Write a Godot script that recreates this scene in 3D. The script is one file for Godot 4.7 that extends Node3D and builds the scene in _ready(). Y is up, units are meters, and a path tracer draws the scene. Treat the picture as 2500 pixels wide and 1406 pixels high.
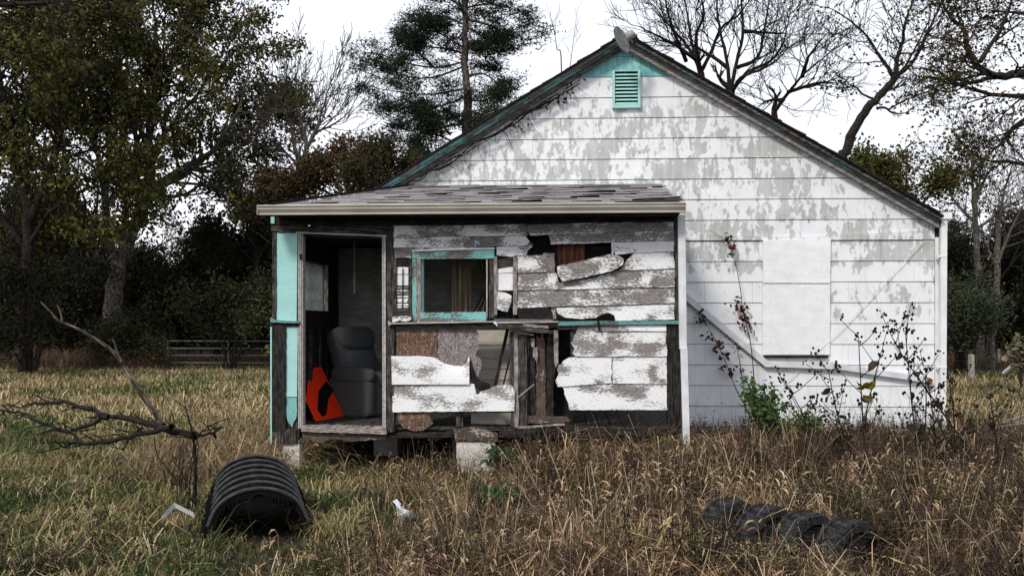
extends Node3D
# An abandoned house with a rotting enclosed porch, seen across a weedy field under an overcast sky.

const F := 2430.0          # focal length of the photograph, in its pixels
const YAW := 0.0576        # the house is turned a little to the view
const EYE := 1.65
const WALL := 13.0         # the gable wall stands at z = -13
const FRONT := 10.66       # the porch front stands at z = -10.66

var rng := RandomNumberGenerator.new()
var used := {}
var origin := {}
var M := {}

# ---------------------------------------------------------------- geometry helpers

class Geo:
	var v := PackedVector3Array()
	var n := PackedVector3Array()
	var u := PackedVector2Array()
	var c := PackedColorArray()
	var i := PackedInt32Array()
	var col := Color.WHITE
	var off := Vector2.ZERO

	func tri(a: Vector3, b: Vector3, d: Vector3, ua := Vector2.ZERO, ub := Vector2.ZERO, ud := Vector2.ZERO) -> void:
		var k := v.size()
		var nn := (b - a).cross(d - a).normalized()
		v.append(a); v.append(b); v.append(d)
		n.append(nn); n.append(nn); n.append(nn)
		u.append(ua); u.append(ub); u.append(ud)
		c.append(col); c.append(col); c.append(col)
		i.append(k); i.append(k + 2); i.append(k + 1)

	func quad(a: Vector3, b: Vector3, d: Vector3, e: Vector3, ua := Vector2.ZERO, ub := Vector2(1, 0), ud := Vector2(1, 1), ue := Vector2(0, 1)) -> void:
		var k := v.size()
		var nn := (b - a).cross(d - a) + (d - a).cross(e - a)
		nn = nn.normalized()
		v.append(a); v.append(b); v.append(d); v.append(e)
		for q in 4:
			n.append(nn); c.append(col)
		u.append(ua); u.append(ub); u.append(ud); u.append(ue)
		i.append(k); i.append(k + 2); i.append(k + 1)
		i.append(k); i.append(k + 3); i.append(k + 2)

	# an oriented box; the texture runs along its longest side (1 m a tile along, 0.5 m across)
	func box(at: Vector3, size: Vector3, b := Basis()) -> void:
		var h := size * 0.5
		var along := 0
		if size.y > size.x and size.y >= size.z: along = 1
		elif size.z > size.x and size.z > size.y: along = 2
		for ax in 3:
			for s in [-1.0, 1.0]:
				var e1 := (ax + 1) % 3
				var e2 := (ax + 2) % 3
				var p := []
				var t := []
				for q in [[-1, -1], [1, -1], [1, 1], [-1, 1]]:
					var l := Vector3.ZERO
					l[ax] = s * h[ax]
					l[e1] = q[0] * h[e1] * s
					l[e2] = q[1] * h[e2]
					p.append(at + b * l)
					var al := l[along] if along != ax else l[e1]
					var cr := l[e2] if along == e1 or along == ax else l[e1]
					t.append(Vector2(al, cr * 2.0) + off)
				quad(p[0], p[1], p[2], p[3], t[0], t[1], t[2], t[3])

	# a bar between two points
	func bar(a: Vector3, b: Vector3, w: float, t: float, up := Vector3.BACK) -> void:
		var y := (b - a).normalized()
		var x := y.cross(up).normalized()
		var z := x.cross(y).normalized()
		box((a + b) * 0.5, Vector3(w, a.distance_to(b), t), Basis(x, y, z))

	func tube(p: PackedVector3Array, r: PackedFloat32Array, sides: int, vs := 1.0) -> void:
		var m := p.size()
		if m < 2: return
		var k := v.size()
		var x := Vector3.ZERO
		var run := 0.0
		for j in m:
			var d := (p[mini(j + 1, m - 1)] - p[maxi(j - 1, 0)]).normalized()
			if j == 0:
				x = d.cross(Vector3(0.31, 0.2, 0.93)).normalized()
			else:
				x = (x - d * d.dot(x)).normalized()
				run += p[j].distance_to(p[j - 1])
			var y := d.cross(x)
			for s in sides + 1:
				var a := TAU * s / sides
				var o := x * cos(a) + y * sin(a)
				v.append(p[j] + o * r[j]); n.append(o); c.append(col)
				u.append(Vector2(run * vs, float(s) / sides * 0.6) + off)
		for j in m - 1:
			for s in sides:
				var q := k + j * (sides + 1) + s
				var w := q + sides + 1
				i.append(q); i.append(w); i.append(q + 1)
				i.append(q + 1); i.append(w); i.append(w + 1)

	# a flat polygon in the plane of the wall, with thickness; its lower edge stands proud by taper
	func plate(poly: PackedVector2Array, zb: float, zf: float, taper := 0.0, upright := false, us := 1.0) -> void:
		var area := 0.0
		for j in poly.size():
			area += poly[j].cross(poly[(j + 1) % poly.size()])
		if area < 0.0:
			poly = poly.duplicate()
			poly.reverse()
		var lo := INF
		var hi := -INF
		for p in poly:
			lo = minf(lo, p.y); hi = maxf(hi, p.y)
		var span := maxf(hi - lo, 1e-4)
		var f := PackedVector3Array()
		var bk := PackedVector3Array()
		var t := PackedVector2Array()
		for p in poly:
			f.append(Vector3(p.x, p.y, zf + taper * (hi - p.y) / span))
			bk.append(Vector3(p.x, p.y, zb))
			t.append((Vector2(p.y, p.x * 2.0) if upright else Vector2(p.x, -p.y * 2.0)) * us + off)
		var ix := Geometry2D.triangulate_polygon(poly)
		for j in range(0, ix.size(), 3):
			var a := ix[j]
			var b := ix[j + 1]
			var d := ix[j + 2]
			if (poly[b] - poly[a]).cross(poly[d] - poly[a]) < 0.0:
				var sw := b
				b = d
				d = sw
			tri(f[a], f[b], f[d], t[a], t[b], t[d])
			tri(bk[a], bk[d], bk[b], t[a], t[d], t[b])
		for j in poly.size():
			var q := (j + 1) % poly.size()
			quad(bk[j], bk[q], f[q], f[j], t[j] + Vector2(0, 0.02), t[q] + Vector2(0, 0.02), t[q], t[j])

	# a rounded cushion (superellipsoid)
	func cushion(at: Vector3, size: Vector3, b: Basis, e := 0.45, puff := 0.0) -> void:
		var k := v.size()
		var na := 28
		var nb := 16
		for j in nb + 1:
			var th := -PI / 2 + PI * j / nb
			for s in na + 1:
				var ph := TAU * s / na
				var ct := signf(cos(th)) * pow(absf(cos(th)), e)
				var l := Vector3(ct * signf(cos(ph)) * pow(absf(cos(ph)), e), signf(sin(th)) * pow(absf(sin(th)), e), ct * signf(sin(ph)) * pow(absf(sin(ph)), e))
				var m := 1.0 + puff * sin(l.x * 7.0 + l.y * 3.0) * sin(l.y * 8.0 + l.z * 4.0)
				v.append(at + b * (l * size * 0.5 * m))
				var nn := Vector3(signf(l.x) * pow(absf(l.x), 2.0 / e - 1.0) / size.x, signf(l.y) * pow(absf(l.y), 2.0 / e - 1.0) / size.y, signf(l.z) * pow(absf(l.z), 2.0 / e - 1.0) / size.z)
				n.append((b * nn).normalized() if nn.length() > 1e-6 else b.y)
				c.append(col); u.append(Vector2(s * 2.0 / na, j * 1.0 / nb))
		for j in nb:
			for s in na:
				var q := k + j * (na + 1) + s
				var w := q + na + 1
				i.append(q); i.append(q + 1); i.append(w)
				i.append(q + 1); i.append(w + 1); i.append(w)

	# one leaf: a folded diamond
	func leaf(at: Vector3, d: Vector3, side: Vector3, l: float, w: float) -> void:
		var up := side.cross(d).normalized() * w * 0.3
		var tip := at + d * l
		var mid := at + d * l * 0.45
		tri(at, mid + side * w * 0.5 + up, tip)
		tri(at, tip, mid - side * w * 0.5 + up)

	# a small blunt lump (an octahedron)
	func cushion_small(at: Vector3, r: float) -> void:
		var p := [at + Vector3(r, 0, 0), at + Vector3(0, 0, r), at + Vector3(-r, 0, 0), at + Vector3(0, 0, -r)]
		for k in 4:
			tri(p[(k + 1) % 4], p[k], at + Vector3(0, r * 1.2, 0))
			tri(p[k], p[(k + 1) % 4], at - Vector3(0, r * 1.2, 0))

	# a rounder leaf, bent along its middle
	func blade(at: Vector3, d: Vector3, side: Vector3, l: float, w: float) -> void:
		var up := side.cross(d).normalized()
		var m0 := at + d * l * 0.28 + up * w * 0.10
		var m1 := at + d * l * 0.62 + up * w * 0.08
		var tip := at + d * l - up * w * 0.25
		var a := m0 + side * w * 0.42 + up * w * 0.16
		var b := m1 + side * w * 0.46 + up * w * 0.10
		var e := m0 - side * w * 0.42 + up * w * 0.16
		var f := m1 - side * w * 0.46 + up * w * 0.10
		tri(at, a, m0)
		quad(m0, a, b, m1)
		tri(m1, b, tip)
		tri(at, m0, e)
		quad(m0, m1, f, e)
		tri(m1, tip, f)

	func mesh(shift := Vector3.ZERO) -> ArrayMesh:
		var a := []
		a.resize(Mesh.ARRAY_MAX)
		if shift != Vector3.ZERO:
			for j in v.size():
				v[j] -= shift
		a[Mesh.ARRAY_VERTEX] = v
		a[Mesh.ARRAY_NORMAL] = n
		a[Mesh.ARRAY_TEX_UV] = u
		a[Mesh.ARRAY_COLOR] = c
		a[Mesh.ARRAY_INDEX] = i
		var m := ArrayMesh.new()
		m.add_surface_from_arrays(Mesh.PRIMITIVE_TRIANGLES, a)
		return m


func geo() -> Geo:
	var g := Geo.new()
	g.off = Vector2(rng.randf() * 7.0, rng.randf() * 7.0)
	return g


# where the sight line through a point of the photograph meets the plane z = -d
func on(px: float, py: float, d: float) -> Vector3:
	var w := Vector3((px - 1250.0) / F, (790.0 - py) / F, -1.0).rotated(Vector3.UP, YAW)
	return Vector3(0, EYE, 0) + w * (-d / w.z)


func flat(p: Array, d: float) -> PackedVector2Array:
	var r := PackedVector2Array()
	for k in range(0, p.size(), 2):
		var w := on(p[k], p[k + 1], d)
		r.append(Vector2(w.x, w.y))
	return r


# a split or broken outline: long edges are cut into short ones that wander a little
func jag(poly: PackedVector2Array, along: float, across: float, step := 0.05) -> PackedVector2Array:
	var r := PackedVector2Array()
	for k in poly.size():
		var a := poly[k]
		var b := poly[(k + 1) % poly.size()]
		var d := b - a
		var m := maxi(1, int(d.length() / step))
		var amp := along if absf(d.x) > absf(d.y) else across
		var nn := Vector2(-d.y, d.x).normalized()
		r.append(a)
		for j in range(1, m):
			r.append(a + d * (float(j) / m) + nn * rng.randf_range(-amp, amp))
	return r


# ---------------------------------------------------------------- naming and describing

func named(called: String, parent: Node) -> String:
	var key := [parent.get_instance_id(), called]
	var k: int = used.get(key, 0)
	used[key] = k + 1
	return called if k == 0 else "%s_%03d" % [called, k]


func tag(o: Node, label: String, category: String, group := "") -> void:
	if label: o.set_meta("label", label)
	if category: o.set_meta("category", category)
	if group: o.set_meta("group", group)


func thing(called: String, label: String, category: String, at: Vector3, group := "") -> Node3D:
	var o := Node3D.new()
	o.name = named(called, self)
	add_child(o, true)
	o.position = at
	origin[o] = at
	tag(o, label, category, group)
	return o


func part(called: String, g: Geo, m: Material, parent: Node, label := "") -> MeshInstance3D:
	var o := MeshInstance3D.new()
	var at: Vector3 = origin.get(parent, Vector3.ZERO)
	o.mesh = g.mesh(at)
	o.material_override = m
	o.name = named(called, parent)
	parent.add_child(o, true)
	origin[o] = at
	if label: o.set_meta("label", label)
	return o


func stuff(o: Node) -> Node:
	o.set_meta("kind", "stuff")
	return o


func many(called: String, mesh: Mesh, m: Material, where: Array, tints: Array, parent: Node) -> MultiMeshInstance3D:
	var mm := MultiMesh.new()
	mm.transform_format = MultiMesh.TRANSFORM_3D
	mm.use_colors = true
	mm.mesh = mesh
	mm.instance_count = where.size()
	var at: Vector3 = origin.get(parent, Vector3.ZERO)
	for k in where.size():
		var t: Transform3D = where[k]
		t.origin -= at
		mm.set_instance_transform(k, t)
		mm.set_instance_color(k, tints[k])
	var o := MultiMeshInstance3D.new()
	o.multimesh = mm
	o.material_override = m
	o.name = named(called, parent)
	parent.add_child(o, true)
	stuff(o)
	return o


func copy(o: Node3D, called: String, at: Vector3, turn: float, size: float, label: String, category: String, group := "") -> Node3D:
	var r: Node3D = o.duplicate()
	r.name = named(called, self)
	add_child(r, true)
	r.position = at
	r.rotation.y = turn
	r.scale = Vector3.ONE * size
	tag(r, label, category, group)
	return r

# ---------------------------------------------------------------- textures and materials

func bytes_of(w: int, h: int, freq: float, oct: int, sd: int, sx := 1.0, sy := 1.0) -> PackedByteArray:
	var f := FastNoiseLite.new()
	f.noise_type = FastNoiseLite.TYPE_SIMPLEX_SMOOTH
	f.frequency = freq
	f.fractal_octaves = oct
	f.seed = sd
	var im := f.get_seamless_image(int(w / sx), int(h / sy))
	im.convert(Image.FORMAT_L8)
	im.resize(w, h, Image.INTERPOLATE_CUBIC)
	return im.get_data()


func picture(w: int, h: int, data: PackedByteArray, format := Image.FORMAT_RGB8) -> ImageTexture:
	return ImageTexture.create_from_image(Image.create_from_data(w, h, false, format, data))


func threshold(m: PackedFloat32Array, share: float) -> float:
	var bins := PackedInt32Array()
	bins.resize(512)
	for x in m:
		bins[clampi(int(x * 511.0), 0, 511)] += 1
	var left := int(m.size() * share)
	for k in 512:
		left -= bins[511 - k]
		if left <= 0: return (511 - k) / 511.0
	return 0.0


# paint that has come off in flakes, share of the surface bare, over weathered wood whose grain runs along u
func peeled(w: int, h: int, sd: int, paint: Color, wood: Color, share: float, stretch := 2.0, specks := 0.5) -> Array:
	var big := bytes_of(w, h, 0.0065, 5, sd, stretch, 1.0)
	var fine := bytes_of(w, h, 0.14, 3, sd + 1, 3.5, 1.0)
	var grain := bytes_of(w, h, 0.12, 3, sd + 2, 14.0, 1.0)
	var spot := bytes_of(w, h, 0.22, 3, sd + 3, 5.0, 1.0)
	var m := PackedFloat32Array()
	m.resize(w * h)
	for k in w * h:
		m[k] = (big[k] * 0.52 + fine[k] * 0.31 + grain[k] * 0.17) / 255.0
	var t := threshold(m, share)
	var out := PackedByteArray()
	out.resize(w * h * 3)
	var rel := PackedByteArray()
	rel.resize(w * h)
	for k in w * h:
		var bare := clampf((m[k] - t) / 0.04 + 0.5, 0.0, 1.0)
		if bare < 0.5 and m[k] > t - 0.16 and spot[k] / 255.0 > 0.86 - specks * 0.2: bare = 0.85
		var gr := grain[k] / 255.0
		var wd := 0.70 + 0.44 * gr + 0.62 * (fine[k] / 255.0 - 0.5) + 0.45 * (big[k] / 255.0 - 0.5) - (0.3 if spot[k] > 196 else 0.0)
		var pt := 0.90 + 0.12 * (spot[k] / 255.0) - 0.20 * clampf(1.0 - absf(m[k] - t) / 0.07, 0.0, 1.0)  # paint dims along flake edges as crack shade and dirt
		out[k * 3] = clampi(int(255.0 * lerpf(paint.r * pt, wood.r * wd, bare)), 0, 255)
		out[k * 3 + 1] = clampi(int(255.0 * lerpf(paint.g * pt, wood.g * wd, bare)), 0, 255)
		out[k * 3 + 2] = clampi(int(255.0 * lerpf(paint.b * pt, wood.b * wd, bare)), 0, 255)
		rel[k] = clampi(int(lerpf(215.0 + 20.0 * (grain[k] / 255.0), 60.0 + 110.0 * gr, bare)), 0, 255)
	return [picture(w, h, out), picture(w, h, rel, Image.FORMAT_L8)]


# grainy surface between two colours; grain along u when stretch is high
func mottled(w: int, h: int, sd: int, a: Color, b: Color, freq: float, stretch: float, contrast := 1.0, second := 0.4) -> Array:
	var p := bytes_of(w, h, freq, 4, sd, stretch, 1.0)
	var q := bytes_of(w, h, freq * 0.18, 3, sd + 9, 1.0, 1.0)
	var out := PackedByteArray()
	out.resize(w * h * 3)
	for k in w * h:
		var t := clampf((p[k] / 255.0 - 0.5) * contrast + 0.5 + (q[k] / 255.0 - 0.5) * second, 0.0, 1.0)
		out[k * 3] = int(255.0 * lerpf(a.r, b.r, t))
		out[k * 3 + 1] = int(255.0 * lerpf(a.g, b.g, t))
		out[k * 3 + 2] = int(255.0 * lerpf(a.b, b.b, t))
	return [picture(w, h, out), picture(w, h, p, Image.FORMAT_L8)]


# pressed wood chips
func chips(w: int, h: int, sd: int, a: Color, b: Color) -> Array:
	var r := RandomNumberGenerator.new()
	r.seed = sd
	var im := Image.create(w, h, false, Image.FORMAT_RGB8)
	var hi := Image.create(w, h, false, Image.FORMAT_L8)
	im.fill(a.lerp(b, 0.4))
	hi.fill(Color(0.5, 0.5, 0.5))
	for k in 2600:
		var at := Vector2(r.randf() * w, r.randf() * h)
		var ang := r.randf() * PI
		var d := Vector2(cos(ang), sin(ang))
		var l := r.randf_range(6, 26)
		var wd := r.randf_range(1.5, 5.0)
		var cc := a.lerp(b, r.randf()) * r.randf_range(0.75, 1.2)
		var lev := r.randf_range(0.2, 0.9)
		var s := -l
		while s < l:
			var q := -wd
			while q < wd:
				var p := at + d * s + d.orthogonal() * q
				var x := posmod(int(p.x), w)
				var y := posmod(int(p.y), h)
				im.set_pixel(x, y, cc * (0.9 + 0.2 * (q / wd)))
				hi.set_pixel(x, y, Color(lev, lev, lev))
				q += 1.0
			s += 1.0
	return [ImageTexture.create_from_image(im), ImageTexture.create_from_image(hi)]


func stand(called: String, tex, rough: float, bump := 0.0, scale := Vector3.ONE) -> StandardMaterial3D:
	var m := StandardMaterial3D.new()
	m.resource_name = called
	m.roughness = rough
	m.metallic_specular = 0.35
	if tex is Color:
		m.albedo_color = tex
	else:
		m.albedo_texture = tex[0]
		if bump > 0.0:
			m.heightmap_enabled = true
			m.heightmap_texture = tex[1]
			m.heightmap_scale = bump
	m.uv1_scale = scale
	return m


func tinted(called: String, rough := 0.8, backlight := 0.0) -> StandardMaterial3D:
	var m := StandardMaterial3D.new()
	m.resource_name = called
	m.vertex_color_use_as_albedo = true
	m.roughness = rough
	m.metallic_specular = 0.25
	if backlight > 0.0:
		m.backlight_enabled = true
		m.backlight = Color(backlight, backlight, backlight)
	return m


func rgb(r: int, g: int, b: int) -> Color:
	return Color(r / 255.0, g / 255.0, b / 255.0)


# the painted mineral siding of the gable: white, worn to grey in patches above, teal at the top
func wall_paint() -> Array:
	var w := 1280
	var h := 820
	var big := bytes_of(w, h, 0.007, 3, 41, 1.0, 1.0)
	var mid := bytes_of(w, h, 0.042, 5, 42, 1.0, 2.2)
	var fine := bytes_of(w, h, 0.11, 3, 43, 1.0, 1.6)
	var tone := bytes_of(w, h, 0.02, 4, 44, 1.0, 1.0)
	var drip := bytes_of(w, h, 0.08, 3, 45, 1.0, 12.0)
	var r := RandomNumberGenerator.new()
	r.seed = 5
	var piece := []
	for k in 24 * 40: piece.append(r.randf_range(-0.075, 0.075))
	var out := PackedByteArray()
	out.resize(w * h * 3)
	for j in h:
		var y := 5.54 - 5.64 * (j + 0.5) / h
		var row := (y - 0.048) / 0.267
		var course := int(row)
		var inside := row - course
		var wear := smoothstep(2.0, 2.45, y) * (1.0 - 0.35 * smoothstep(4.2, 4.9, y))
		for k in w:
			var x := -3.6 + 8.8 * (k + 0.5) / w
			var q := j * w + k
			var here := wear
			if x > 3.2: here = maxf(here, smoothstep(1.5, 1.8, y) * 0.8)
			var cut := 0.90 - 0.40 * here
			var m := (big[q] * 0.28 + mid[q] * 0.47 + fine[q] * 0.25) / 255.0
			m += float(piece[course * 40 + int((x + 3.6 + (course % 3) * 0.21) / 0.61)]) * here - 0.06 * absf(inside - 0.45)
			var bare := clampf((m - cut) / 0.03 + 0.5, 0.0, 1.0) * (0.5 + 0.5 * drip[q] / 255.0)
			var v := 0.985 + 0.06 * (tone[q] / 255.0 - 0.5) - 0.11 * here * clampf(1.0 - absf(m - cut) / 0.09, 0.0, 1.0) * (0.4 + 0.6 * fine[q] / 255.0)
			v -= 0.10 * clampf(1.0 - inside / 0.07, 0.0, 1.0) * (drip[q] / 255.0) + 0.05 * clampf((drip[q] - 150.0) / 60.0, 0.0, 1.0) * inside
			var cr := 0.885 * v
			var cg := 0.895 * v
			var cb := 0.905 * v
			var gy := 0.93 + 0.16 * (tone[q] / 255.0)
			cr = lerpf(cr, 0.640 * gy, bare)
			cg = lerpf(cg, 0.654 * gy, bare)
			cb = lerpf(cb, 0.640 * gy, bare)
			if fine[q] > 208 and mid[q] > 150:
				cr *= 0.82; cg *= 0.82; cb *= 0.8
			if y > 4.853:
				var teal := clampf(1.25 - 1.5 * absf(mid[q] / 255.0 - 0.42) - 0.5 * fine[q] / 255.0, 0.25, 1.0)
				if y > 5.0 and absf(x - 0.72) < 0.20 and absf(x - 0.72) > 0.11: teal *= 0.55
				cr = lerpf(0.72, 0.43, teal); cg = lerpf(0.82, 0.69, teal); cb = lerpf(0.81, 0.69, teal)
			out[q * 3] = clampi(int(cr * 255.0), 0, 255)
			out[q * 3 + 1] = clampi(int(cg * 255.0), 0, 255)
			out[q * 3 + 2] = clampi(int(cb * 255.0), 0, 255)
	return [picture(w, h, out), picture(w, h, fine, Image.FORMAT_L8)]


func make_materials() -> void:
	var white := rgb(232, 233, 234)
	var bare := rgb(118, 114, 112)
	M.clap_white = stand("flaking white paint", peeled(512, 256, 11, white, bare, 0.16, 2.2, 0.35), 0.85, 0.25)
	M.clap_half = stand("half bare white paint", peeled(512, 256, 21, white, bare, 0.38, 2.6, 0.5), 0.88, 0.3)
	M.clap_bare = stand("mostly bare boards", peeled(512, 256, 31, white, rgb(120, 115, 113), 0.55, 2.6, 0.6), 0.9, 0.35)
	M.clap_white2 = stand("flaking white paint", peeled(512, 256, 111, white, bare, 0.24, 1.8, 0.6), 0.85, 0.25)
	M.clap_half2 = stand("half bare white paint", peeled(512, 256, 121, white, rgb(122, 116, 114), 0.44, 1.8, 0.7), 0.88, 0.3)
	M.clap_bare2 = stand("mostly bare boards", peeled(512, 256, 131, white, rgb(112, 107, 105), 0.64, 2.0, 0.6), 0.9, 0.35)
	M.rake = stand("grey rake wood", mottled(512, 256, 151, rgb(44, 42, 40), rgb(122, 119, 115), 0.12, 10.0, 1.2, 0.6), 0.92, 0.3)
	M.frieze = stand("pale grey frieze wood", mottled(512, 256, 152, rgb(120, 114, 111), rgb(196, 189, 184), 0.12, 8.0, 1.1, 0.6), 0.92, 0.3)
	M.rot = stand("rotten brown board", peeled(512, 256, 36, rgb(178, 170, 162), rgb(84, 72, 66), 0.92, 2.0, 0.6), 0.95, 0.5)
	M.wood = stand("weathered grey wood", mottled(512, 256, 51, rgb(22, 21, 20), rgb(94, 90, 87), 0.1, 14.0, 1.3, 0.7), 0.92, 0.35)
	M.wood_pale = stand("pale weathered wood", mottled(512, 256, 52, rgb(92, 84, 81), rgb(178, 168, 162), 0.12, 10.0, 1.2, 0.6), 0.92, 0.3)
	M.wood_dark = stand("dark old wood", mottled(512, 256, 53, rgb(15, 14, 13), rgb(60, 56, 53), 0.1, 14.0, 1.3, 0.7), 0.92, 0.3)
	M.wood_red = stand("raw red brown wood", mottled(256, 128, 54, rgb(66, 38, 26), rgb(136, 84, 62), 0.1, 12.0, 1.2, 0.4), 0.9, 0.2)
	M.teal_peel = stand("flaking teal paint", peeled(512, 256, 61, rgb(126, 184, 181), rgb(92, 88, 86), 0.46, 3.0, 0.3), 0.8, 0.3)
	M.teal_worn = stand("worn teal paint", peeled(512, 256, 64, rgb(100, 150, 147), rgb(92, 90, 88), 0.60, 5.0, 0.3), 0.85, 0.3)
	M.teal = stand("teal paint", mottled(256, 256, 66, rgb(150, 198, 194), rgb(164, 210, 206), 0.05, 1.0, 0.8, 0.8), 0.7)
	M.osb = stand("pressed chip board", chips(512, 256, 71, rgb(72, 52, 43), rgb(172, 145, 126)), 0.92, 0.35, Vector3(2.4, 1.2, 1))
	M.osb_grey = stand("grey chip board", chips(512, 256, 72, rgb(112, 104, 104), rgb(178, 168, 166)), 0.92, 0.35, Vector3(2.4, 1.2, 1))
	M.shingle = stand("grey roof shingle", mottled(512, 256, 81, rgb(112, 108, 108), rgb(176, 171, 170), 0.25, 1.0, 1.0, 0.7), 0.95)
	M.shingle_dark = stand("dark shingle edge", mottled(256, 128, 82, rgb(18, 17, 17), rgb(50, 47, 46), 0.2, 2.0, 1.0, 0.5), 0.95)
	M.gutter = stand("dull cream gutter", mottled(512, 128, 83, rgb(158, 153, 141), rgb(176, 171, 160), 0.02, 4.0, 0.8, 0.9), 0.6)
	M.white_metal = stand("white painted metal", mottled(512, 128, 84, rgb(214, 214, 216), rgb(232, 232, 234), 0.03, 6.0, 0.8, 0.9), 0.55)
	M.alu = stand("dull aluminium frame", mottled(256, 128, 85, rgb(140, 134, 130), rgb(186, 180, 176), 0.05, 8.0, 1.0, 0.6), 0.5)
	M.wall = stand("worn white mineral siding", wall_paint(), 0.9, 0.08)
	M.siding_plain = stand("beige painted siding", mottled(256, 128, 86, rgb(168, 161, 151), rgb(194, 187, 177), 0.08, 5.0, 0.8, 0.5), 0.9)
	M.plywood = stand("white painted plywood", mottled(512, 512, 87, rgb(218, 219, 222), rgb(236, 237, 239), 0.03, 1.0, 1.0, 0.9), 0.9)
	M.plaster = stand("grimy interior plaster", mottled(256, 256, 88, rgb(120, 124, 118), rgb(160, 162, 154), 0.02, 1.0, 0.9, 0.8), 0.95)
	M.black_rag_void = stand("black felt paper and void shade", mottled(256, 128, 89, rgb(16, 15, 15), rgb(44, 42, 41), 0.05, 1.0, 1.0, 0.5), 0.95, 0.3)
	M.concrete = stand("painted pier block", mottled(256, 256, 90, rgb(176, 170, 162), rgb(214, 208, 200), 0.05, 1.0, 1.0, 0.8), 0.95, 0.2)
	M.plastic = stand("dusty black plastic", mottled(256, 256, 91, rgb(8, 8, 9), rgb(28, 29, 30), 0.12, 1.0, 1.3, 0.9), 0.9, 0.05)
	M.plastic.metallic_specular = 0.15
	M.plastic_mid = stand("dusty lit black plastic", mottled(256, 256, 192, rgb(22, 22, 23), rgb(70, 70, 71), 0.16, 2.0, 1.1, 0.8), 0.95, 0.2)
	M.plastic_mid.metallic_specular = 0.1
	M.plastic_dust_lit = stand("dust and highlight grey plastic rib", mottled(256, 256, 191, rgb(28, 29, 30), rgb(82, 83, 84), 0.2, 2.0, 1.3, 0.9), 0.85, 0.05)
	M.orange = stand("orange red sign sheet", mottled(256, 256, 92, rgb(248, 52, 20), rgb(255, 62, 26), 0.2, 1.0, 0.8, 0.4), 0.5)
	M.black_print_void = stand("black sign print and vent shade", rgb(14, 13, 13), 0.6)
	M.cloth = stand("dark grey upholstery", mottled(256, 256, 93, rgb(64, 67, 70), rgb(112, 114, 116), 0.3, 1.0, 0.9, 0.4), 1.0, 0.08, Vector3(3, 3, 1))
	M.curtain = stand("limp beige curtain", mottled(256, 256, 94, rgb(128, 116, 96), rgb(160, 146, 122), 0.2, 1.0, 0.8, 0.5), 1.0)
	M.metal_dark = stand("rusty dark iron", mottled(128, 128, 95, rgb(32, 27, 25), rgb(66, 54, 48), 0.1, 1.0), 0.7)
	M.zinc = stand("weathered zinc", mottled(256, 256, 96, rgb(112, 113, 114), rgb(168, 168, 167), 0.05, 1.0, 1.0, 0.7), 0.55)
	M.bark = stand("dark bark", mottled(512, 256, 97, rgb(16, 13, 11), rgb(64, 55, 48), 0.09, 5.0, 1.4, 0.6), 0.95, 1.2)
	M.bark_grey = stand("grey bark", mottled(512, 256, 98, rgb(40, 36, 32), rgb(124, 116, 107), 0.09, 5.0, 1.4, 0.6), 0.95, 1.2)
	M.dead_wood = stand("dead branch bark", mottled(256, 128, 99, rgb(12, 10, 9), rgb(50, 42, 36), 0.1, 4.0, 1.3, 0.6), 0.95, 0.6)
	M.dead_pale = stand("bleached branch", mottled(256, 128, 100, rgb(30, 25, 22), rgb(108, 94, 84), 0.05, 3.0, 1.5, 1.4), 0.95, 0.4)
	M.post = stand("bleached fence post", mottled(256, 128, 101, rgb(110, 106, 98), rgb(182, 178, 168), 0.1, 10.0, 1.2, 0.5), 0.95, 0.3)
	M.gate = stand("grey green gate tube", rgb(120, 128, 122), 0.6)
	M.pipe = stand("greyed white pipe", mottled(512, 128, 104, rgb(186, 188, 191), rgb(214, 215, 218), 0.03, 6.0, 0.8, 0.9), 0.6)
	M.white_plastic = stand("white plastic film", rgb(206, 208, 212), 0.45)
	M.soil = stand("soil and dead grass", mottled(1024, 1024, 102, rgb(17, 13, 10), rgb(50, 40, 28), 0.12, 1.0, 1.3, 0.7), 1.0, 1.5)
	M.soil.uv1_triplanar = true
	M.soil.uv1_world_triplanar = true
	M.soil.uv1_scale = Vector3(0.37, 0.37, 0.37)
	var pane := StandardMaterial3D.new()
	pane.resource_name = "dusty window glass"
	pane.albedo_texture = mottled(256, 256, 103, rgb(150, 156, 152), rgb(196, 198, 190), 0.03, 1.0, 1.0, 0.9)[0]
	pane.transparency = BaseMaterial3D.TRANSPARENCY_ALPHA
	pane.albedo_color = Color(1, 1, 1, 0.42)
	pane.roughness = 0.4
	pane.backlight_enabled = true
	pane.backlight = Color(0.9, 0.95, 0.95)
	M.pane = pane
	M.leaf = tinted("tree leaf", 0.75, 0.3)
	M.needle = tinted("cedar needles", 0.85, 0.1)
	M.grass = tinted("grass blade", 0.8, 0.35)
	M.weed = tinted("dry weed", 0.9, 0.15)

# ---------------------------------------------------------------- the scene

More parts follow.
